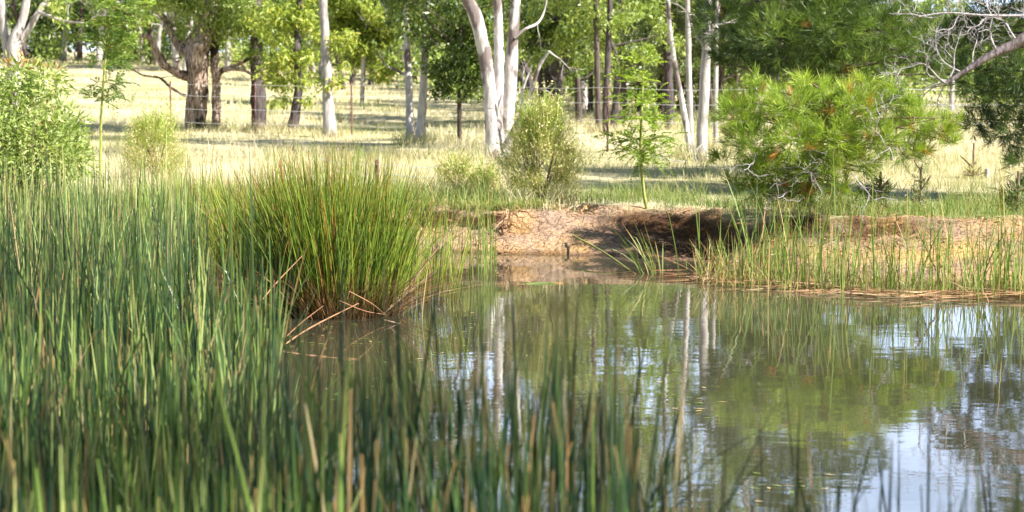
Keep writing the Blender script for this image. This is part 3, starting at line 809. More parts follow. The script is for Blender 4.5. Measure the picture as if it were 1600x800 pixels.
tree('dark_ironbark', 'right one of two close dark trunks, slightly taller and blacker', 43.5,
     [[(946, 216, 12), (947, 150, 10.5), (951, 60, 9), (953, 0, 8)]], 'bark_burnt', 'gumleaf', 9.5, 3.8, 1.8, 14, 110, .15, .04, tone_c=.55, low=[(975, 20, 30, .9)])
tree('slim_gum', 'thin whitish trunk curving up to the left, beside the grey gum', 33,
     [[(1080, 240, 9), (1071, 190, 9), (1060, 130, 8), (1050, 70, 7), (1044, 0, 6)]], 'bark_white', 'greyleaf', 7, 3.8, 1.6, 9, 110, .13, .032)
tree('slim_gum', 'thin upright whitish trunk with dark scars behind the curved one', 34,
     [[(1080, 236, 10), (1078, 180, 10), (1076, 100, 9), (1074, 0, 8)]], 'bark_grey', 'greyleaf', 7.5, 4, 1.6, 9, 110, .13, .032)
tree('grey_gum', 'stout grey trunk with an orange tinged foot left of the bright pine bush', 31.5,
     [[(1096, 262, 24), (1097, 215, 18), (1100, 150, 17), (1103, 90, 15), (1104, 40, 14), (1108, 0, 11)]], 'bark_grey', 'greyleaf', 7.5, 3.8, 1.9, 12, 110, .13, .032,
     limbs=[[(1101, 72, 6, 0), (1090, 58, 5, .1), (1082, 45, 4, .2), (1076, 20, 3, .2)], [(1103, 60, 6, 0), (1117, 40, 5, 0), (1124, 10, 4, 0)]])
tree('grey_gum', 'slender shaded grey trunk just right of the stout grey gum', 36,
     [[(1118, 240, 9), (1118, 170, 8), (1119, 90, 7), (1120, 0, 6)]], 'bark_grey', 'greyleaf', 8, 3.6, 1.6, 9, 110, .14, .036)
tree('forked_gum', 'pale forked gum behind the left shrub at the frame edge', 40,
     [[(22, 130, 26), (22, 80, 22), (32, 40, 14), (42, 0, 12)], [(22, 82, 14), (45, 45, 11), (66, 10, 9), (74, 0, 8)], [(15, 90, 16), (6, 45, 12), (2, 0, 11)]],
     'bark_grey', 'gumleaf', 8.5, 4.2, 1.8, 14, 110, .15, .04, limbs=[[(60, 18, 5, 0), (80, 26, 5, -.2), (105, 34, 4, -.3), (130, 36, 3, -.4)]], tone_c=.55, low=[(100, 10, 30, .8)])
tree('dark_tree', 'small dense dark green tree with a thin trunk left of the white gum', 37,
     [[(718, 205, 8), (718, 150, 7), (722, 80, 6), (720, 0, 5)]], 'bark_dark', 'darkleaf', 4.6, 2.4, 1.7, 20, 120, .14, .05, tone_c=.55,
     low=[(760, 100, 26, .8), (676, 110, 22, .7), (755, 60, 30, 1), (680, 60, 28, 1), (765, 150, 18, .5), (720, 130, 36, 1.6), (700, 95, 34, 1.4), (738, 90, 34, 1.4), (715, 55, 36, 1.4), (690, 140, 24, .9), (742, 145, 20, .8), (725, 20, 38, 1.4)])
tree('dark_tree', 'black trunked leafy tree in shade behind the broom bush', 50,
     [[(869, 178, 18), (868, 130, 15), (866, 70, 14), (870, 0, 12)]], 'bark_burnt', 'darkleaf', 8, 3.6, 2.2, 16, 120, .17, .06, tone_c=.55,
     low=[(850, 40, 40, 1.2), (890, 60, 40, 1.3), (835, 70, 30, .9), (905, 110, 24, .8), (880, 15, 40, 1.3)])
tree('dark_ironbark', 'thick black trunk in the shade behind the feathery wattle sapling', 47,
     [[(1046, 205, 17), (1045, 140, 15), (1042, 60, 13), (1040, 0, 12)]], 'bark_burnt', 'gumleaf', 9, 3.4, 2, 16, 110, .16, .045, tone_c=.5, low=[(1030, 30, 36, 1)])
tree('yellow_gum', 'bright leafy young gum glowing behind the pale trunk', 62,
     [[(565, 150, 8), (568, 100, 7), (572, 40, 6), (570, 0, 5)]], 'bark_grey', 'yellowleaf', 5.6, 2.6, 1.9, 18, 120, .20, .08, tone_c=.45,
     low=[(560, 60, 40, 1.4), (590, 90, 34, 1.1), (545, 20, 40, 1.4), (590, 30, 40, 1.4)])

fb = thing('fallen_branch', at(1090, 262, 31), 'pale forked fallen branch lying at the foot of the curved whitish trunk', 'branch')
fm = MB()
twig_tree(fm, (0, 0, .02), (-.8, -.1, .45), .55, .022, 1, .3, 3, 6)
twig_tree(fm, (.02, 0, .0), (-.3, .1, .8), .45, .018, 1, .3, 2, 6)
fm.build('branch_wood', M['deadwood'], fb, smooth=True)

# ---- woodland behind: six unique trees, the rest copied
BARKS = ['bark_grey', 'bark_dark', 'bark_white', 'bark_burnt', 'bark_grey', 'bark_dark']
LEAFS = ['gumleaf', 'darkleaf', 'greyleaf', 'gumleaf', 'yellowleaf', 'greyleaf']
WLABEL = ['grey trunked gum of the woodland behind the paddock', 'dark trunked gum with deep green leaves in the woodland behind the paddock',
          'pale trunked gum with grey green leaves in the woodland behind the paddock', 'black trunked gum of the woodland behind the paddock',
          'bright yellow green leafy gum of the woodland behind the paddock', 'dark trunked gum with grey green leaves in the woodland behind the paddock']
protos = []
for i in range(6):
    tm, cm, ends = MB(), MB(), []
    Ht = rng.uniform(8.5, 10.5)
    P = [np.r_[0, 0, -.1, .20], np.r_[rng.normal(0, .15), rng.normal(0, .15), 2, .15]]
    q = P[-1].copy()
    for z in np.arange(3.5, Ht, 1.5):
        q = np.r_[q[0] + rng.normal(0, .22), q[1] + rng.normal(0, .22), z, max(.02, .15 * (1 - z / Ht))]; P.append(q)
    S = tube(tm, P, n=28, sides=8, rough=.12)
    auto_crown(tm, S, 1.6 if i in (1, 4) else 2.2, Ht, 2.3, 26, ends, .45, .05)
    leaf_cloud(cm, [e[0] for e in ends], [e[1] * 1.25 for e in ends], 105, .25, .085, tone_c=.56)
    protos.append((tm.data('trunk', M[BARKS[i]], smooth=True), cm.data('crown', M[LEAFS[i]])))


def wood_tree(i, x, y, s, label, group, name='woodland_gum', rot=None):
    z = float(ground_z(x, y)) - .05
    t = thing(name, (x, y, z), label, 'tree', group)
    t.rotation_euler.z = rng.uniform(0, 6.283) if rot is None else rot
    t.scale = (s * rng.uniform(.9, 1.15), s * rng.uniform(.9, 1.15), s)
    for nm, me in zip(('trunk', 'crown'), protos[i]):
        o = bpy.data.objects.new(nm, me); COL.objects.link(o); o.parent = t
    return t


nw = 0
for (p0, p1, y0, y1, n, s0, s1) in ((-150, 260, 100, 125, 15, .8, 1.1), (230, 520, 88, 112, 11, .75, 1.05), (500, 830, 74, 100, 16, .55, .78),
                                    (800, 1130, 56, 78, 19, .5, .74), (1100, 1400, 50, 72, 13, .45, .62), (1400, 1750, 60, 80, 7, .38, .55)):
    for k in range(n):
        p = p0 + (p1 - p0) * (k + rng.uniform(.1, .9)) / n
        y = rng.uniform(y0, y1); x = (p - 800) / FPX * y
        i = int(rng.choice(6, p=[.22, .2, .17, .16, .12, .13]))
        wood_tree(i, x, y, rng.uniform(s0, s1), WLABEL[i], 'woodland trees of kind %s' % ['grey', 'dark', 'pale', 'black', 'yellow', 'grey leaved'][i])
        nw += 1

for k in range(14):
    p = 820 + 330 * (k + rng.uniform(.1, .9)) / 14; y = rng.uniform(46, 60); x = (p - 800) / FPX * y
    i = int(rng.choice([1, 3, 5])); s_k = rng.uniform(.42, .54)
    wood_tree(i, x, y, s_k, WLABEL[i], 'woodland trees of kind %s' % ['grey', 'dark', 'pale', 'black', 'yellow', 'grey leaved'][i])

# far wood: one mass that nobody could count
fw = MB()
n = 640
fy = rng.uniform(118, 170, n); fx = np.where(rng.random(n) < .55, rng.uniform(-.42, -.08, n), rng.uniform(-.1, .36, n)) * fy
fx, fy = fx, fy
cz = ground_z(fx, fy) + rng.uniform(.2, 1, n) ** .8 * np.interp(fx / fy, [-.3, .1, .22, .3], [7.5, 7, 4, 3.5])
leaf_cloud(fw, np.stack([fx, fy, cz], -1), rng.uniform(1.0, 2.2, n), 26, .55, .22, .3, .45)
n = 420
fy = rng.uniform(118, 140, n); fx = rng.uniform(-.42, .36, n) * fy
leaf_cloud(fw, np.stack([fx, fy, ground_z(fx, fy) + rng.uniform(.2, 2.6, n)], -1), rng.uniform(.8, 1.6, n), 26, .45, .2, .3, .42)
tag(fw.build('far_wood', M['darkleaf']), 'dense dark wood closing the view beyond the paddock', 'wood', kind='stuff')
ub = MB()
n = 170
fy = rng.uniform(0, 1, n); pxs = rng.uniform(-150, 1750, n)
lim = np.interp(pxs, [-150, 250, 500, 830, 1130, 1750], [104, 95, 82, 60, 54, 62])
fy = lim + rng.uniform(2, 18, n); fx = (pxs - 800) / FPX * fy
leaf_cloud(ub, np.stack([fx, fy, ground_z(fx, fy) + rng.uniform(.3, 1.8, n)], -1), rng.uniform(.6, 1.3, n), 45, .28, .10, .2, .5)
tag(ub.build('understorey_scrub', M['gumleaf']), 'scrubby undergrowth between the woodland trunks', 'scrub', kind='stuff')


# ------------------------------------------------------------------ pines on the right
def ell_points(ells, Y, base, n, shell=.5):
    """points and outward directions in ellipsoids given in photo pixels (cx, cy, rx, ry, dy, depth radius)"""
    A = np.array([e[2] * e[3] for e in ells], float); A /= A.sum()
    pts, dirs = [], []
    for e, a in zip(ells, A):
        k = max(4, int(n * a)); s = ppm(Y + e[4])
        c = at(e[0], e[1], Y + e[4]) - base
        u = unit(rng.normal(size=(k, 3))); r = shell + (1 - shell) * rng.random((k, 1)) ** .6
        p = u * r * np.array([e[2] / s, e[5], e[3] / s])
        pts.append(c + p); dirs.append(u + np.array([0, 0, .45]) + rng.normal(0, .3, (k, 3)))
    return np.concatenate(pts), np.concatenate(dirs)


def branches_to(mb, base_pts, targets, r, sag=.0):
    for t_ in targets:
        b = base_pts[int(np.argmin(np.linalg.norm(base_pts - t_, axis=1)))]
        m = (b + t_) / 2 + rng.normal(0, .06, 3) + np.array([0, 0, sag])
        tube(mb, [np.r_[b, r], np.r_[m, r * .7], np.r_[t_, r * .3]], n=7, sides=4)


def conifer(name, label, Y, trunk_px, ells, n, k, ln, wd, spread, matk, bark, cat, dead=.04, shell=.4, tone_c=.5, tr=.02, brown=None):
    base = at(trunk_px[0][0], trunk_px[0][1], Y); base[2] = float(ground_z(base[0], Y)) - .02
    t = thing(name, base, label, cat)
    tm = MB()
    P = np.array([np.r_[at(x, y, Y) - base, w / ppm(Y) / 2] for x, y, w in trunk_px])
    S = tube(tm, P, n=len(P) * 5, sides=8, rough=.15)
    pts, dirs = ell_points(ells, Y, base, n, shell)
    sel = rng.choice(len(pts), min(len(pts), 90), replace=False)
    branches_to(tm, S[:, :3], pts[sel], tr)
    tm.build('trunk', M[bark], t, smooth=True)
    nm = MB()
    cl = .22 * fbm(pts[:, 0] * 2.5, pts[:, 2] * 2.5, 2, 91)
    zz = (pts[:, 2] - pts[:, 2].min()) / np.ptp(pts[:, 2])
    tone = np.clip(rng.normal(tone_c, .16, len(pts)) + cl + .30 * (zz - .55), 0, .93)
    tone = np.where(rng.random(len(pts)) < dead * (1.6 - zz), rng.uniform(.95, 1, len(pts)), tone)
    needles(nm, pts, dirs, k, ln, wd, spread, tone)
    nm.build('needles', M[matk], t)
    return t, base


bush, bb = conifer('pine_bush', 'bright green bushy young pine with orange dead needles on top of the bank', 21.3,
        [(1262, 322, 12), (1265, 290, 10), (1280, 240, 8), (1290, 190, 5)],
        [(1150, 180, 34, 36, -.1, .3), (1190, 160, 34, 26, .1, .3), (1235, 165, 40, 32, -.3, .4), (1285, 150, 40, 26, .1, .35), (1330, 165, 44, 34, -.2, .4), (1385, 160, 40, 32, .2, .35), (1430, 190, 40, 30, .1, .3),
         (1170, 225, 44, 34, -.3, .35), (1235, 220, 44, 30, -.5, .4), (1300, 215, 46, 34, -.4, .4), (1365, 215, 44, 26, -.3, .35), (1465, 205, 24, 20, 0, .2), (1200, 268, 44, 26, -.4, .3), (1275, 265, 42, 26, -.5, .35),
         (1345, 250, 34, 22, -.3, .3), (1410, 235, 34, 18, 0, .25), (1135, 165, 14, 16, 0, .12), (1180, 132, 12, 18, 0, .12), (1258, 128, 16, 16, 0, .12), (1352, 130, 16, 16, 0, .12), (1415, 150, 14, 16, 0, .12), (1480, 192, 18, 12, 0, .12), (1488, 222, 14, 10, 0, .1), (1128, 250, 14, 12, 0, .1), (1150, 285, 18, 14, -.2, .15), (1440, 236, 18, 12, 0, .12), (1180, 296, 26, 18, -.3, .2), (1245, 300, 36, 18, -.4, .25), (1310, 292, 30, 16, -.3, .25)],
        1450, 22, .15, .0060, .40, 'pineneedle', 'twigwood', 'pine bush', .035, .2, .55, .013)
for (x, y) in ((1225, 262), (1290, 240), (1330, 270), (1370, 210), (1395, 250), (1180, 240), (1240, 300), (1215, 290)):
    dm = MB()
    twig_tree(dm, at(x, y, 20.75) - bb, (rng.normal(), -.5, rng.normal(0, .6)), .4, .008, 2, .7, 3, 4)
    dm.build('dead_twig', M['deadwood'], bush)

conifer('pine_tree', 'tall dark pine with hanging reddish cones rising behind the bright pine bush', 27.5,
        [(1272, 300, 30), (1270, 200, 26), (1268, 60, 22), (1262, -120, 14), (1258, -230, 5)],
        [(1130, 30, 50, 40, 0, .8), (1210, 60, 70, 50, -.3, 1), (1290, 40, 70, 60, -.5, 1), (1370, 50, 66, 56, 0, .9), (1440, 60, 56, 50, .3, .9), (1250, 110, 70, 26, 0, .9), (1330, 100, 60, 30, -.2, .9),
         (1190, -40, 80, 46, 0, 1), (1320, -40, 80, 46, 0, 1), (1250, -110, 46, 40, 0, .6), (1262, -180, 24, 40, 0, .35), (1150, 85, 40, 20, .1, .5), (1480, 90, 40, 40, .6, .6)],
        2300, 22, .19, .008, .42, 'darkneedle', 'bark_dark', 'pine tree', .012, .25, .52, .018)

dp, db = conifer('pine_tree', 'dark drooping pine at the right frame edge carrying a bare grey dead branch', 23.5,
        [(1700, 330, 40), (1690, 150, 34), (1670, -20, 28), (1660, -250, 20), (1655, -470, 8)],
        [(1560, 150, 50, 36, 0, .5), (1600, 120, 60, 40, -.2, .6), (1530, 190, 40, 26, .2, .4), (1580, 200, 50, 30, 0, .5), (1600, 255, 34, 22, -.2, .3), (1590, 300, 30, 22, -.3, .25),
         (1520, 120, 40, 30, .5, .4), (1650, 200, 60, 60, 0, .6), (1560, 40, 70, 40, .6, .6), (1640, -60, 90, 60, .3, .8), (1500, 60, 46, 34, .8, .5), (1660, 300, 50, 40, 0, .5), (1690, -140, 110, 70, 0, .9), (1650, -240, 120, 80, 0, 1.0), (1680, -340, 100, 70, 0, .9), (1640, -430, 80, 60, 0, .8), (1760, -60, 90, 70, 0, .9), (1760, -260, 90, 90, 0, .9)],
        4200, 22, .15, .0065, .45, 'darkneedle', 'bark_dark', 'pine tree', .004, .25, .42, .014)
bm = MB()
Yb = 22.3
limb = [(1680, 20, 24), (1600, 62, 18), (1545, 88, 13), (1510, 110, 10), (1478, 130, 7)]
lm_ = MB()
tube(lm_, [np.r_[at(x, y, Yb) - db, w / ppm(Yb) / 2] for x, y, w in limb], n=30, sides=10, rough=.35)
lm_.build('limb', M['bark_limb'], dp, smooth=True)
for (x, y, dx, dz, ln_, r_) in ((1480, 128, -.5, -.5, .55, .010), (1478, 130, -.9, .1, .62, .011), (1484, 120, .25, 1, .5, .011), (1500, 112, -.6, .7, .6, .011), (1478, 126, -.8, .5, .6, .010),
                                (1560, 82, -.5, .7, .6, .012), (1590, 66, -.9, .5, .7, .012), (1470, 134, -.7, -.3, .5, .008), (1520, 104, -.2, 1, .55, .009), (1480, 128, -.9, -.15, .7, .009)):
    twig_tree(bm, at(x, y, Yb) - db, (dx, rng.normal(0, .35), dz), ln_, r_, 3, .75, 3.2, 4)
tube(bm, [np.r_[at(x, y, Yb) - db, r_] for x, y, r_ in ((1660, 18, .018), (1600, 24, .015), (1540, 24, .013), (1480, 20, .010), (1436, 26, .007))], n=20, sides=6, rough=.2)
for (x, y) in ((1590, 24), (1560, 24), (1530, 23), (1500, 21), (1470, 22), (1450, 25), (1610, 22), (1545, 24)):
    twig_tree(bm, at(x, y, Yb) - db, (rng.normal(-.4, .6), rng.normal(0, .4), rng.normal(-.1, .8)), .42, .008, 2, .85, 3, 4)
bm.build('dead_branch', M['deadwood'], dp, smooth=True)


# ------------------------------------------------------------------ shrubs and saplings near the bank
def leafy_shrub(name, label, Y, base_px, ells, n, ln, wd, leafk, cat='shrub', stemk='twigwood', tone_c=.5, droop=.2, redtop=None, nst=40):
    base = at(base_px[0], base_px[1], Y); base[2] = float(ground_z(base[0], Y)) - .02
    t = thing(name, base, label, cat)
    pts, dirs = ell_points(ells, Y, base, n, .15)
    sm_ = MB()
    spine = np.array([[0, 0, z] for z in np.linspace(.05, .5, 5)])
    tube(sm_, [np.r_[p_, .014] for p_ in spine], n=9, sides=6)
    sel = rng.choice(len(pts), nst, replace=False)
    branches_to(sm_, spine, pts[sel], .010, .05)
    sm_.build('stems', M[stemk], t, smooth=True)
    lm = MB()
    tone = np.clip(rng.normal(tone_c, .2, len(pts)) + .15 * fbm(pts[:, 0] * 4, pts[:, 2] * 4, 2, 19), 0, .94)
    if redtop is not None:
        z = pts[:, 2] + base[2]
        tone = np.where((z > redtop) & (rng.random(len(pts)) < .45), rng.uniform(.93, 1, len(pts)), tone)
    leaves(lm, pts, dirs * .7 + np.array([0, 0, -droop]) + rng.normal(0, .5, pts.shape), ln * rng.uniform(.6, 1.2, len(pts)), wd, tone)
    lm.build('foliage', M[leafk], t)
    return t


leafy_shrub('pale_shrub', 'dense pale green leafy shrub with reddish top leaves at the left frame edge', 20.5, (40, 300),
            [(20, 180, 70, 60, 0, .5), (60, 230, 80, 60, -.2, .5), (95, 200, 46, 44, 0, .4), (-40, 200, 70, 100, 0, .5), (30, 120, 46, 34, .1, .3), (75, 130, 36, 30, .1, .3), (110, 255, 40, 34, -.1, .4), (10, 270, 80, 40, -.2, .5)],
            8500, .10, .024, 'paleleaf', 'shrub', 'twigwood', .55, .25, 2.0, 60)


def wattle(name, label, Y, stem_px, tiers, tone_lo, tone_hi, fr=.2):
    """feathery sapling: tiers of (px, py, spread px, count, upward)"""
    base = at(stem_px[0][0], stem_px[0][1], Y); base[2] = float(ground_z(base[0], Y)) - .02
    t = thing(name, base, label, 'sapling')
    sm_ = MB(); lm = MB()
    P = np.array([np.r_[at(x, y, Y) - base, w / ppm(Y) / 2] for x, y, w in stem_px]); P[0][2] = 0
    S = tube(sm_, P, n=len(P) * 5, sides=6, rough=.05)
    for (x, y, sp, cnt, up) in tiers:
        c = at(x, y, Y) - base; s = sp / ppm(Y)
        j = int(np.argmin(abs(S[:, 2] - (c[2] - .12 * s)))); root = S[j, :3]
        for b in range(max(4, int(cnt // 2.5))):
            a = rng.uniform(0, 6.283)
            e = c + np.array([math.cos(a) * s * rng.uniform(.4, 1), math.sin(a) * s * rng.uniform(.4, 1), rng.normal(0, .05)])
            tube(sm_, [np.r_[root, .005], np.r_[(root + e) / 2 + [0, 0, .03], .004], np.r_[e, .002]], n=6, sides=4)
            for f in range(4):
                u = rng.uniform(.35, 1.05); p = root * (1 - u) + e * u
                d = unit(e - root + rng.normal(0, .55, 3) * s + np.array([0, 0, up * s]))
                L = fr * rng.uniform(.6, 1.15); kk = 11
                q = np.linspace(.12, 1, kk)[:, None]
                cpos = p + d * L * q + np.array([0, 0, -.25 * L]) * q ** 2
                side = unit(np.cross(d, np.array([0, 0, 1.]) + rng.normal(0, .25, 3)))
                tn = np.clip(tone_lo + (tone_hi - tone_lo) * ((p[2]) / S[-1, 2]) + rng.normal(0, .1), 0, 1)
                wl = L * .30 * np.sin(np.clip(q * 2.6, .5, 3.0))
                for sg2 in (-1, 1):
                    dd = side * sg2 + d * .45
                    leaves(lm, cpos, dd + rng.normal(0, .08, (kk, 3)), wl[:, 0], .015, tn)
    sm_.build('stem', M['greenstem'], t, smooth=True)
    lm.build('foliage', M['wattle'], t)
    return t


wattle('wattle_sapling', 'slim feathery wattle sapling on a green stem above the right of the clay bank', 22.75,
       [(1011, 345, 5), (1006, 300, 5), (1001, 240, 4.5), (1003, 160, 3.5), (1006, 100, 2)],
       [(1006, 95, 22, 14, .8), (1000, 125, 34, 18, .6), (1000, 155, 44, 26, .4), (1000, 185, 52, 34, .2), (1002, 215, 66, 40, .1), (1000, 232, 60, 36, 0), (1008, 250, 30, 12, .1)], .5, 1.05)
wattle('wattle_sapling', 'tall thin feathery wattle sapling beside the pale left shrub', 24.5,
       [(156, 330, 5), (157, 270, 5), (158, 190, 4.5), (163, 110, 4), (170, 40, 3), (172, -10, 2)],
       [(160, 150, 40, 16, .1), (165, 130, 36, 16, .2), (168, 95, 46, 30, .2), (168, 65, 52, 36, .3), (170, 35, 58, 40, .4), (185, 10, 56, 40, .4), (172, -20, 44, 26, .6)], .2, .72)


def broom(name, label, Y, base_px, top_px, half_px, n, green=.15, upright=False, cat='shrub'):
    """fine twiggy shrub: sprays of thin twigs rising from the base and hanging at the ends"""
    base = at(base_px[0], base_px[1], Y); base[2] = float(ground_z(base[0], Y)) - .02
    t = thing(name, base, label, cat)
    Ht = at(base_px[0], top_px, Y)[2] - base[2]; hw = half_px / ppm(Y)
    sm_ = MB(); lm = MB()
    for i in range(14):
        a = rng.uniform(0, 6.283); e = np.array([math.cos(a) * hw * .6, math.sin(a) * hw * .6, Ht * rng.uniform(.5, .85)])
        tube(sm_, [np.r_[0, 0, 0, .011], np.r_[e * .5 + rng.normal(0, .04, 3), .007], np.r_[e, .002]], n=8, sides=5)
    sm_.build('stems', M['twigwood'], t, smooth=True)
    # body: ragged lobes with gaps between them
    nl_ = 30
    lz = (.08 + .72 * (np.arange(nl_) + rng.random(nl_)) / nl_) * Ht; la = np.arange(nl_) * 2.4 + rng.uniform(-.5, .5, nl_)
    lr = np.interp(lz / Ht, [0, .12, .35, .6, .85, 1], [.5, .8, .85, .62, .35, .1]) * hw * rng.uniform(.45, 1.1, nl_)
    lc = np.stack([np.cos(la) * lr, np.sin(la) * lr, lz], -1); ls = rng.uniform(.16, .34, nl_) * hw
    pick = rng.integers(0, nl_, n)
    base_ = lc[pick] + rng.normal(size=(n, 3)) * ls[pick][:, None] * np.array([1, 1, 1.25]) * .62
    base_[:, 2] = np.clip(base_[:, 2], .02, Ht)
    a = np.arctan2(base_[:, 1], base_[:, 0])
    out = np.stack([np.cos(a), np.sin(a)], -1) * rng.uniform(.1, .9, (n, 1)) + rng.normal(0, .3, (n, 2))
    tone = np.where(rng.random(n) < green + .25 * (lz[pick] / Ht > .5), rng.uniform(.83, 1, n), np.clip(rng.normal(.5, .2, n) + rng.normal(0, .12, nl_)[pick], 0, .8))
    blades(lm, base_, rng.uniform(.06, .24, n), out, .006, 3, tone, power=1.2, droop=rng.uniform(0, .5, n))
    fc = base_[rng.integers(0, n, n)] * np.array([1.05, 1.05, 1]) + rng.normal(0, .03, (n, 3)) + np.array([0, 0, .08])
    leaves(lm, fc, rng.normal(size=(n, 3)), .035, .016, np.clip(rng.normal(.68, .12, n), .3, .8))
    # upright green tips
    m = int(n * .05)
    a = rng.uniform(0, 6.283, m); r = hw * .6 * np.sqrt(rng.random(m))
    bt = np.stack([np.cos(a) * r, np.sin(a) * r, Ht * rng.uniform(.45, .74, m)], -1)
    blades(lm, bt, Ht * rng.uniform(.18, .34, m) * (1 - .4 * r / hw), rng.normal(0, .16, (m, 2)), .010, 4, rng.uniform(.83, 1, m), power=1.5)
    lm.build('twigs', M['broom'], t)
    return t


broom('broom_bush', 'rounded straw green broom bush with upright bright tips at the bank edge', 23.3, (845, 322), 138, 58, 4800, .36)
broom('broom_bush', 'low pale broom bush in the dry grass below the thick brown gum', 27, (243, 290), 166, 52, 2800, .40)
broom('broom_bush', 'small straw coloured broom bush in front of the three trunked white gum', 24.5, (715, 318), 240, 36, 1000, .25)
broom('low_bush', 'low dark straggly bush between the broom bush and the white gum', 24.2, (757, 312), 258, 26, 800, .5)
leafy_shrub('dark_shrub', 'small dark shrub on the bank under the right end of the pine bush', 21.6, (1375, 322), [(1372, 298, 28, 20, 0, .2), (1355, 305, 24, 14, -.1, .2)], 420, .09, .012, 'darkleaf', 'shrub', 'twigwood', .5, -.2, None, 16)
leafy_shrub('weed', 'spindly reddish weed standing right of the pine bush on the bank', 21.8, (1438, 325), [(1438, 290, 14, 36, 0, .1), (1434, 310, 20, 16, 0, .12), (1446, 260, 8, 14, 0, .06)], 420, .05, .010, 'greyleaf', 'weed', 'twigwood', .5, -.1, None, 16)
leafy_shrub('dark_shrub', 'dark low shrub at the right frame edge beneath the drooping pine', 22, (1590, 330), [(1592, 306, 20, 18, 0, .2), (1575, 320, 20, 10, 0, .15)], 380, .08, .014, 'darkleaf', 'shrub', 'twigwood', .5, 0, None, 14)
leafy_shrub('dry_weed', 'tall tan seeding weed beside the short grey post', 27, (1520, 300), [(1519, 275, 16, 22, 0, .2)], 260, .09, .008, 'broom', 'weed', 'twigwood', .5, -.8, None, 12)

# ------------------------------------------------------------------ fences and posts
def fence(name, label, posts, wire_h, top_h, over=(), postk='rust', pr=.02):
    """posts: list of (px, depth)"""
    pts = [np.array([(p - 800) / FPX * Y, Y, float(ground_z((p - 800) / FPX * Y, Y))]) for p, Y in posts]
    t = thing(name, pts[0], label, 'fence')
    for i, p in enumerate(pts):
        if i in over: continue
        m = MB(); q = p - pts[0]
        # a star picket: three flanges
        for k in range(3):
            a = k * 2.094 + .4; d = np.array([math.cos(a), math.sin(a), 0]); s = np.array([-math.sin(a), math.cos(a), 0]) * .006
            tz = np.array([0, 0, top_h]); o = q + np.array([0, 0, -.1])
            v = [o - s, o + s, o + d * pr + s, o + d * pr - s]; v = v + [w + tz + [0, 0, .1] for w in v]
            m.add(v, [[0, 1, 5, 4], [1, 2, 6, 5], [2, 3, 7, 6], [3, 0, 4, 7], [4, 5, 6, 7]])
        m.build('post', M[postk], t)
    for h in wire_h:
        m = MB()
        for a, b in zip(pts[:-1], pts[1:]):
            a_, b_ = a - pts[0] + [0, -.03, h], b - pts[0] + [0, -.03, h]
            tube(m, [np.r_[a_, .004], np.r_[(a_ + b_) / 2 - [0, 0, .03], .004], np.r_[b_, .004]], n=7, sides=4)
        m.build('wire', M['wire'], t)
    return t


fence('wire_fence', 'wire paddock fence on thin rusty steel posts passing the gum trunks', [(-60, 47), (90, 46.5), (268, 45), (400, 44), (550, 43), (640, 40), (800, 36), (949, 34), (1160, 33), (1400, 33), (1640, 33)],
      (.25, .55, .85, 1.1), 1.15)
fence('wire_fence', 'short low wire fence with a red brown post just behind the rush tussock', [(500, 27), (589, 26.5), (720, 26)], (.16, .28), .34, over=(0,), pr=.028)


def wood_post(label, p, Y, top_px, w):
    x = (p - 800) / FPX * Y; z = float(ground_z(x, Y)) - .05
    ht = at(p, top_px, Y)[2] - z; r = w / ppm(Y) / 2
    m = MB(); tube(m, [np.r_[0, 0, 0, r], np.r_[.01, 0, ht * .5, r * .97], np.r_[.015, 0, ht, r * .93]], n=8, sides=9, rough=.08)
    tag(m.build('fence_post', M['postwood'], org=(0, 0, 0), smooth=True, loc=(x, Y, z)), label, 'post')


wood_post('short weathered grey wooden post standing in the dry grass at right', 1541, 27, 264, 8)
wood_post('small distant grey post in the paddock above the pine bush edge', 1487, 40, 224, 5)

# ------------------------------------------------------------------ gums beside the photographer that shade the near reeds
for (x, y, zc, rr, ht, per, lab) in ((6.9, 2.3, 6.2, 1.7, 7.6, 420, 'gum beside the near bank whose crown shades the foreground reeds'),
                                (3.3, 6.6, 7.2, 1.9, 8.6, 480, 'gum at the right bank whose crown dapples the middle of the reed bed')):
    z = float(ground_z(x, y)) - .05
    t = thing('bank_gum', (x, y, z), lab, 'tree')
    tm, cm, ends = MB(), MB(), []
    S = tube(tm, [[0, 0, -.1, .17], [.08, .05, 2.5, .13], [-.05, .1, zc - z - 1, .10], [0, 0, ht - z, .03]], n=26, sides=8, rough=.12)
    auto_crown(tm, S, zc - z - rr, zc - z + rr, rr, 18, ends, .3, .04)
    tm.build('trunk', M['bark_grey'], t, smooth=True)
    leaf_cloud(cm, [e[0] for e in ends], [e[1] * 1.5 for e in ends], per, .16, .05)
    cm.build('crown', M['gumleaf'], t)

# ------------------------------------------------------------------ sky, sun, camera, render settings
SUN_EL, SUN_A = 41.0, 62.0               # elevation; degrees round from behind the camera towards the right
w = bpy.data.worlds.new('World'); sc.world = w; w.use_nodes = True
nt = w.node_tree; nt.nodes.clear()
sky = nt.nodes.new('ShaderNodeTexSky'); sky.sky_type = 'NISHITA'; sky.sun_disc = False
sky.sun_elevation = R(SUN_EL)
sdir = np.array([math.sin(R(SUN_A)) * math.cos(R(SUN_EL)), -math.cos(R(SUN_A)) * math.cos(R(SUN_EL)), math.sin(R(SUN_EL))])
sky.sun_rotation = math.atan2(sdir[0], sdir[1])
sky.air_density = 1.0; sky.dust_density = .4
bg = nt.nodes.new('ShaderNodeBackground'); bg.inputs[1].default_value = .064
ow = nt.nodes.new('ShaderNodeOutputWorld')
tc = nt.nodes.new('ShaderNodeTexCoord')
mp = nt.nodes.new('ShaderNodeMapping'); mp.inputs['Scale'].default_value = (2.2, 2.2, 6.0); nt.links.new(tc.outputs['Generated'], mp.inputs[0])
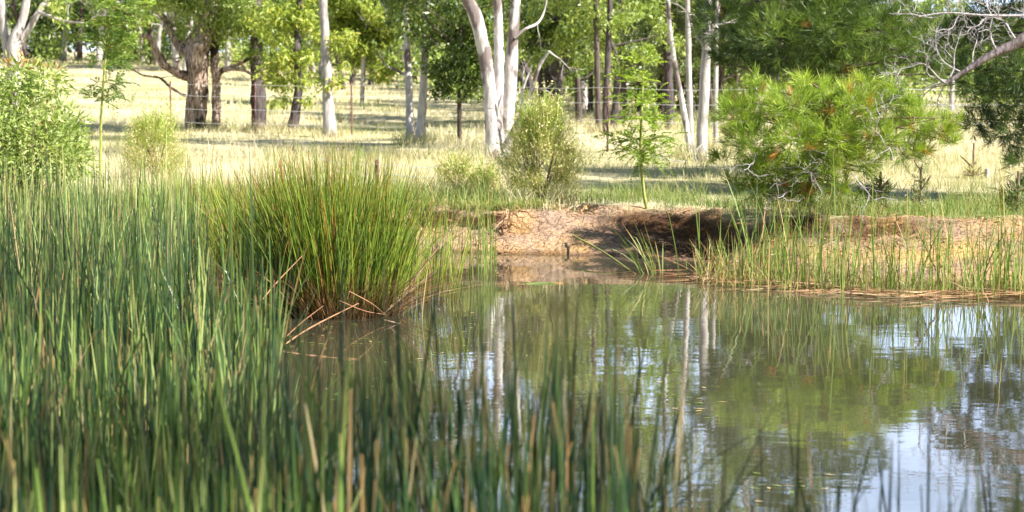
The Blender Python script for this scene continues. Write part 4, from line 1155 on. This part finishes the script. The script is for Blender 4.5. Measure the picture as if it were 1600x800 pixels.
cn = nt.nodes.new('ShaderNodeTexNoise'); cn.inputs['Scale'].default_value = 1.6; cn.inputs['Detail'].default_value = 7; cn.inputs['Roughness'].default_value = .6; nt.links.new(mp.outputs[0], cn.inputs[0])
cr = nt.nodes.new('ShaderNodeMapRange'); cr.inputs[1].default_value = .34; cr.inputs[2].default_value = .58; cr.inputs[4].default_value = .85; nt.links.new(cn.outputs[0], cr.inputs[0])
sx = nt.nodes.new('ShaderNodeSeparateXYZ'); nt.links.new(tc.outputs['Generated'], sx.inputs[0])
lo = nt.nodes.new('ShaderNodeMapRange'); lo.inputs[1].default_value = .42; lo.inputs[2].default_value = .18; nt.links.new(sx.outputs[2], lo.inputs[0])
cl = nt.nodes.new('ShaderNodeMath'); cl.operation = 'MULTIPLY'; nt.links.new(cr.outputs[0], cl.inputs[0]); nt.links.new(lo.outputs[0], cl.inputs[1])
cmix = nt.nodes.new('ShaderNodeMix'); cmix.data_type = 'RGBA'; ya = nt.nodes.new('ShaderNodeMapRange'); ya.inputs[1].default_value = .1; ya.inputs[2].default_value = .5; nt.links.new(sx.outputs[1], ya.inputs[0])
c2 = nt.nodes.new('ShaderNodeMath'); c2.operation = 'MULTIPLY'; nt.links.new(cl.outputs[0], c2.inputs[0]); nt.links.new(ya.outputs[0], c2.inputs[1])
nt.links.new(c2.outputs[0], cmix.inputs[0]); nt.links.new(sky.outputs[0], cmix.inputs[6]); cmix.inputs[7].default_value = (12.0, 14.6, 20.5, 1)
nt.links.new(cmix.outputs[2], bg.inputs[0]); nt.links.new(bg.outputs[0], ow.inputs[0])
sl = bpy.data.lights.new('sun', 'SUN'); sl.energy = 5.0; sl.angle = R(.5); sl.color = (1, .95, .86)
so = bpy.data.objects.new('sun', sl); COL.objects.link(so)
from mathutils import Vector
so.rotation_euler = Vector(sdir).to_track_quat('Z', 'Y').to_euler()
so.location = (20, -10, 20)

cd = bpy.data.cameras.new('camera'); cd.lens = 70; cd.sensor_width = 36; cd.sensor_fit = 'HORIZONTAL'
cd.clip_start = .1; cd.clip_end = 3000
cd.dof.use_dof = True; cd.dof.focus_distance = 15.6; cd.dof.aperture_fstop = 4.0
co = bpy.data.objects.new('camera', cd); COL.objects.link(co)
co.location = (0, 0, CAMZ); co.rotation_euler = (R(90) - PITCH, 0, 0)
sc.camera = co
sc.render.engine = 'CYCLES'
sc.cycles.use_denoising = True
sc.cycles.max_bounces = 6; sc.cycles.diffuse_bounces = 3; sc.cycles.glossy_bounces = 3; sc.cycles.transmission_bounces = 4
sc.cycles.caustics_reflective = False; sc.cycles.caustics_refractive = False
sc.view_settings.view_transform = 'Standard'; sc.view_settings.look = 'None'
sc.view_settings.exposure = 1.55; sc.view_settings.gamma = 1
sc.view_settings.use_curve_mapping = False
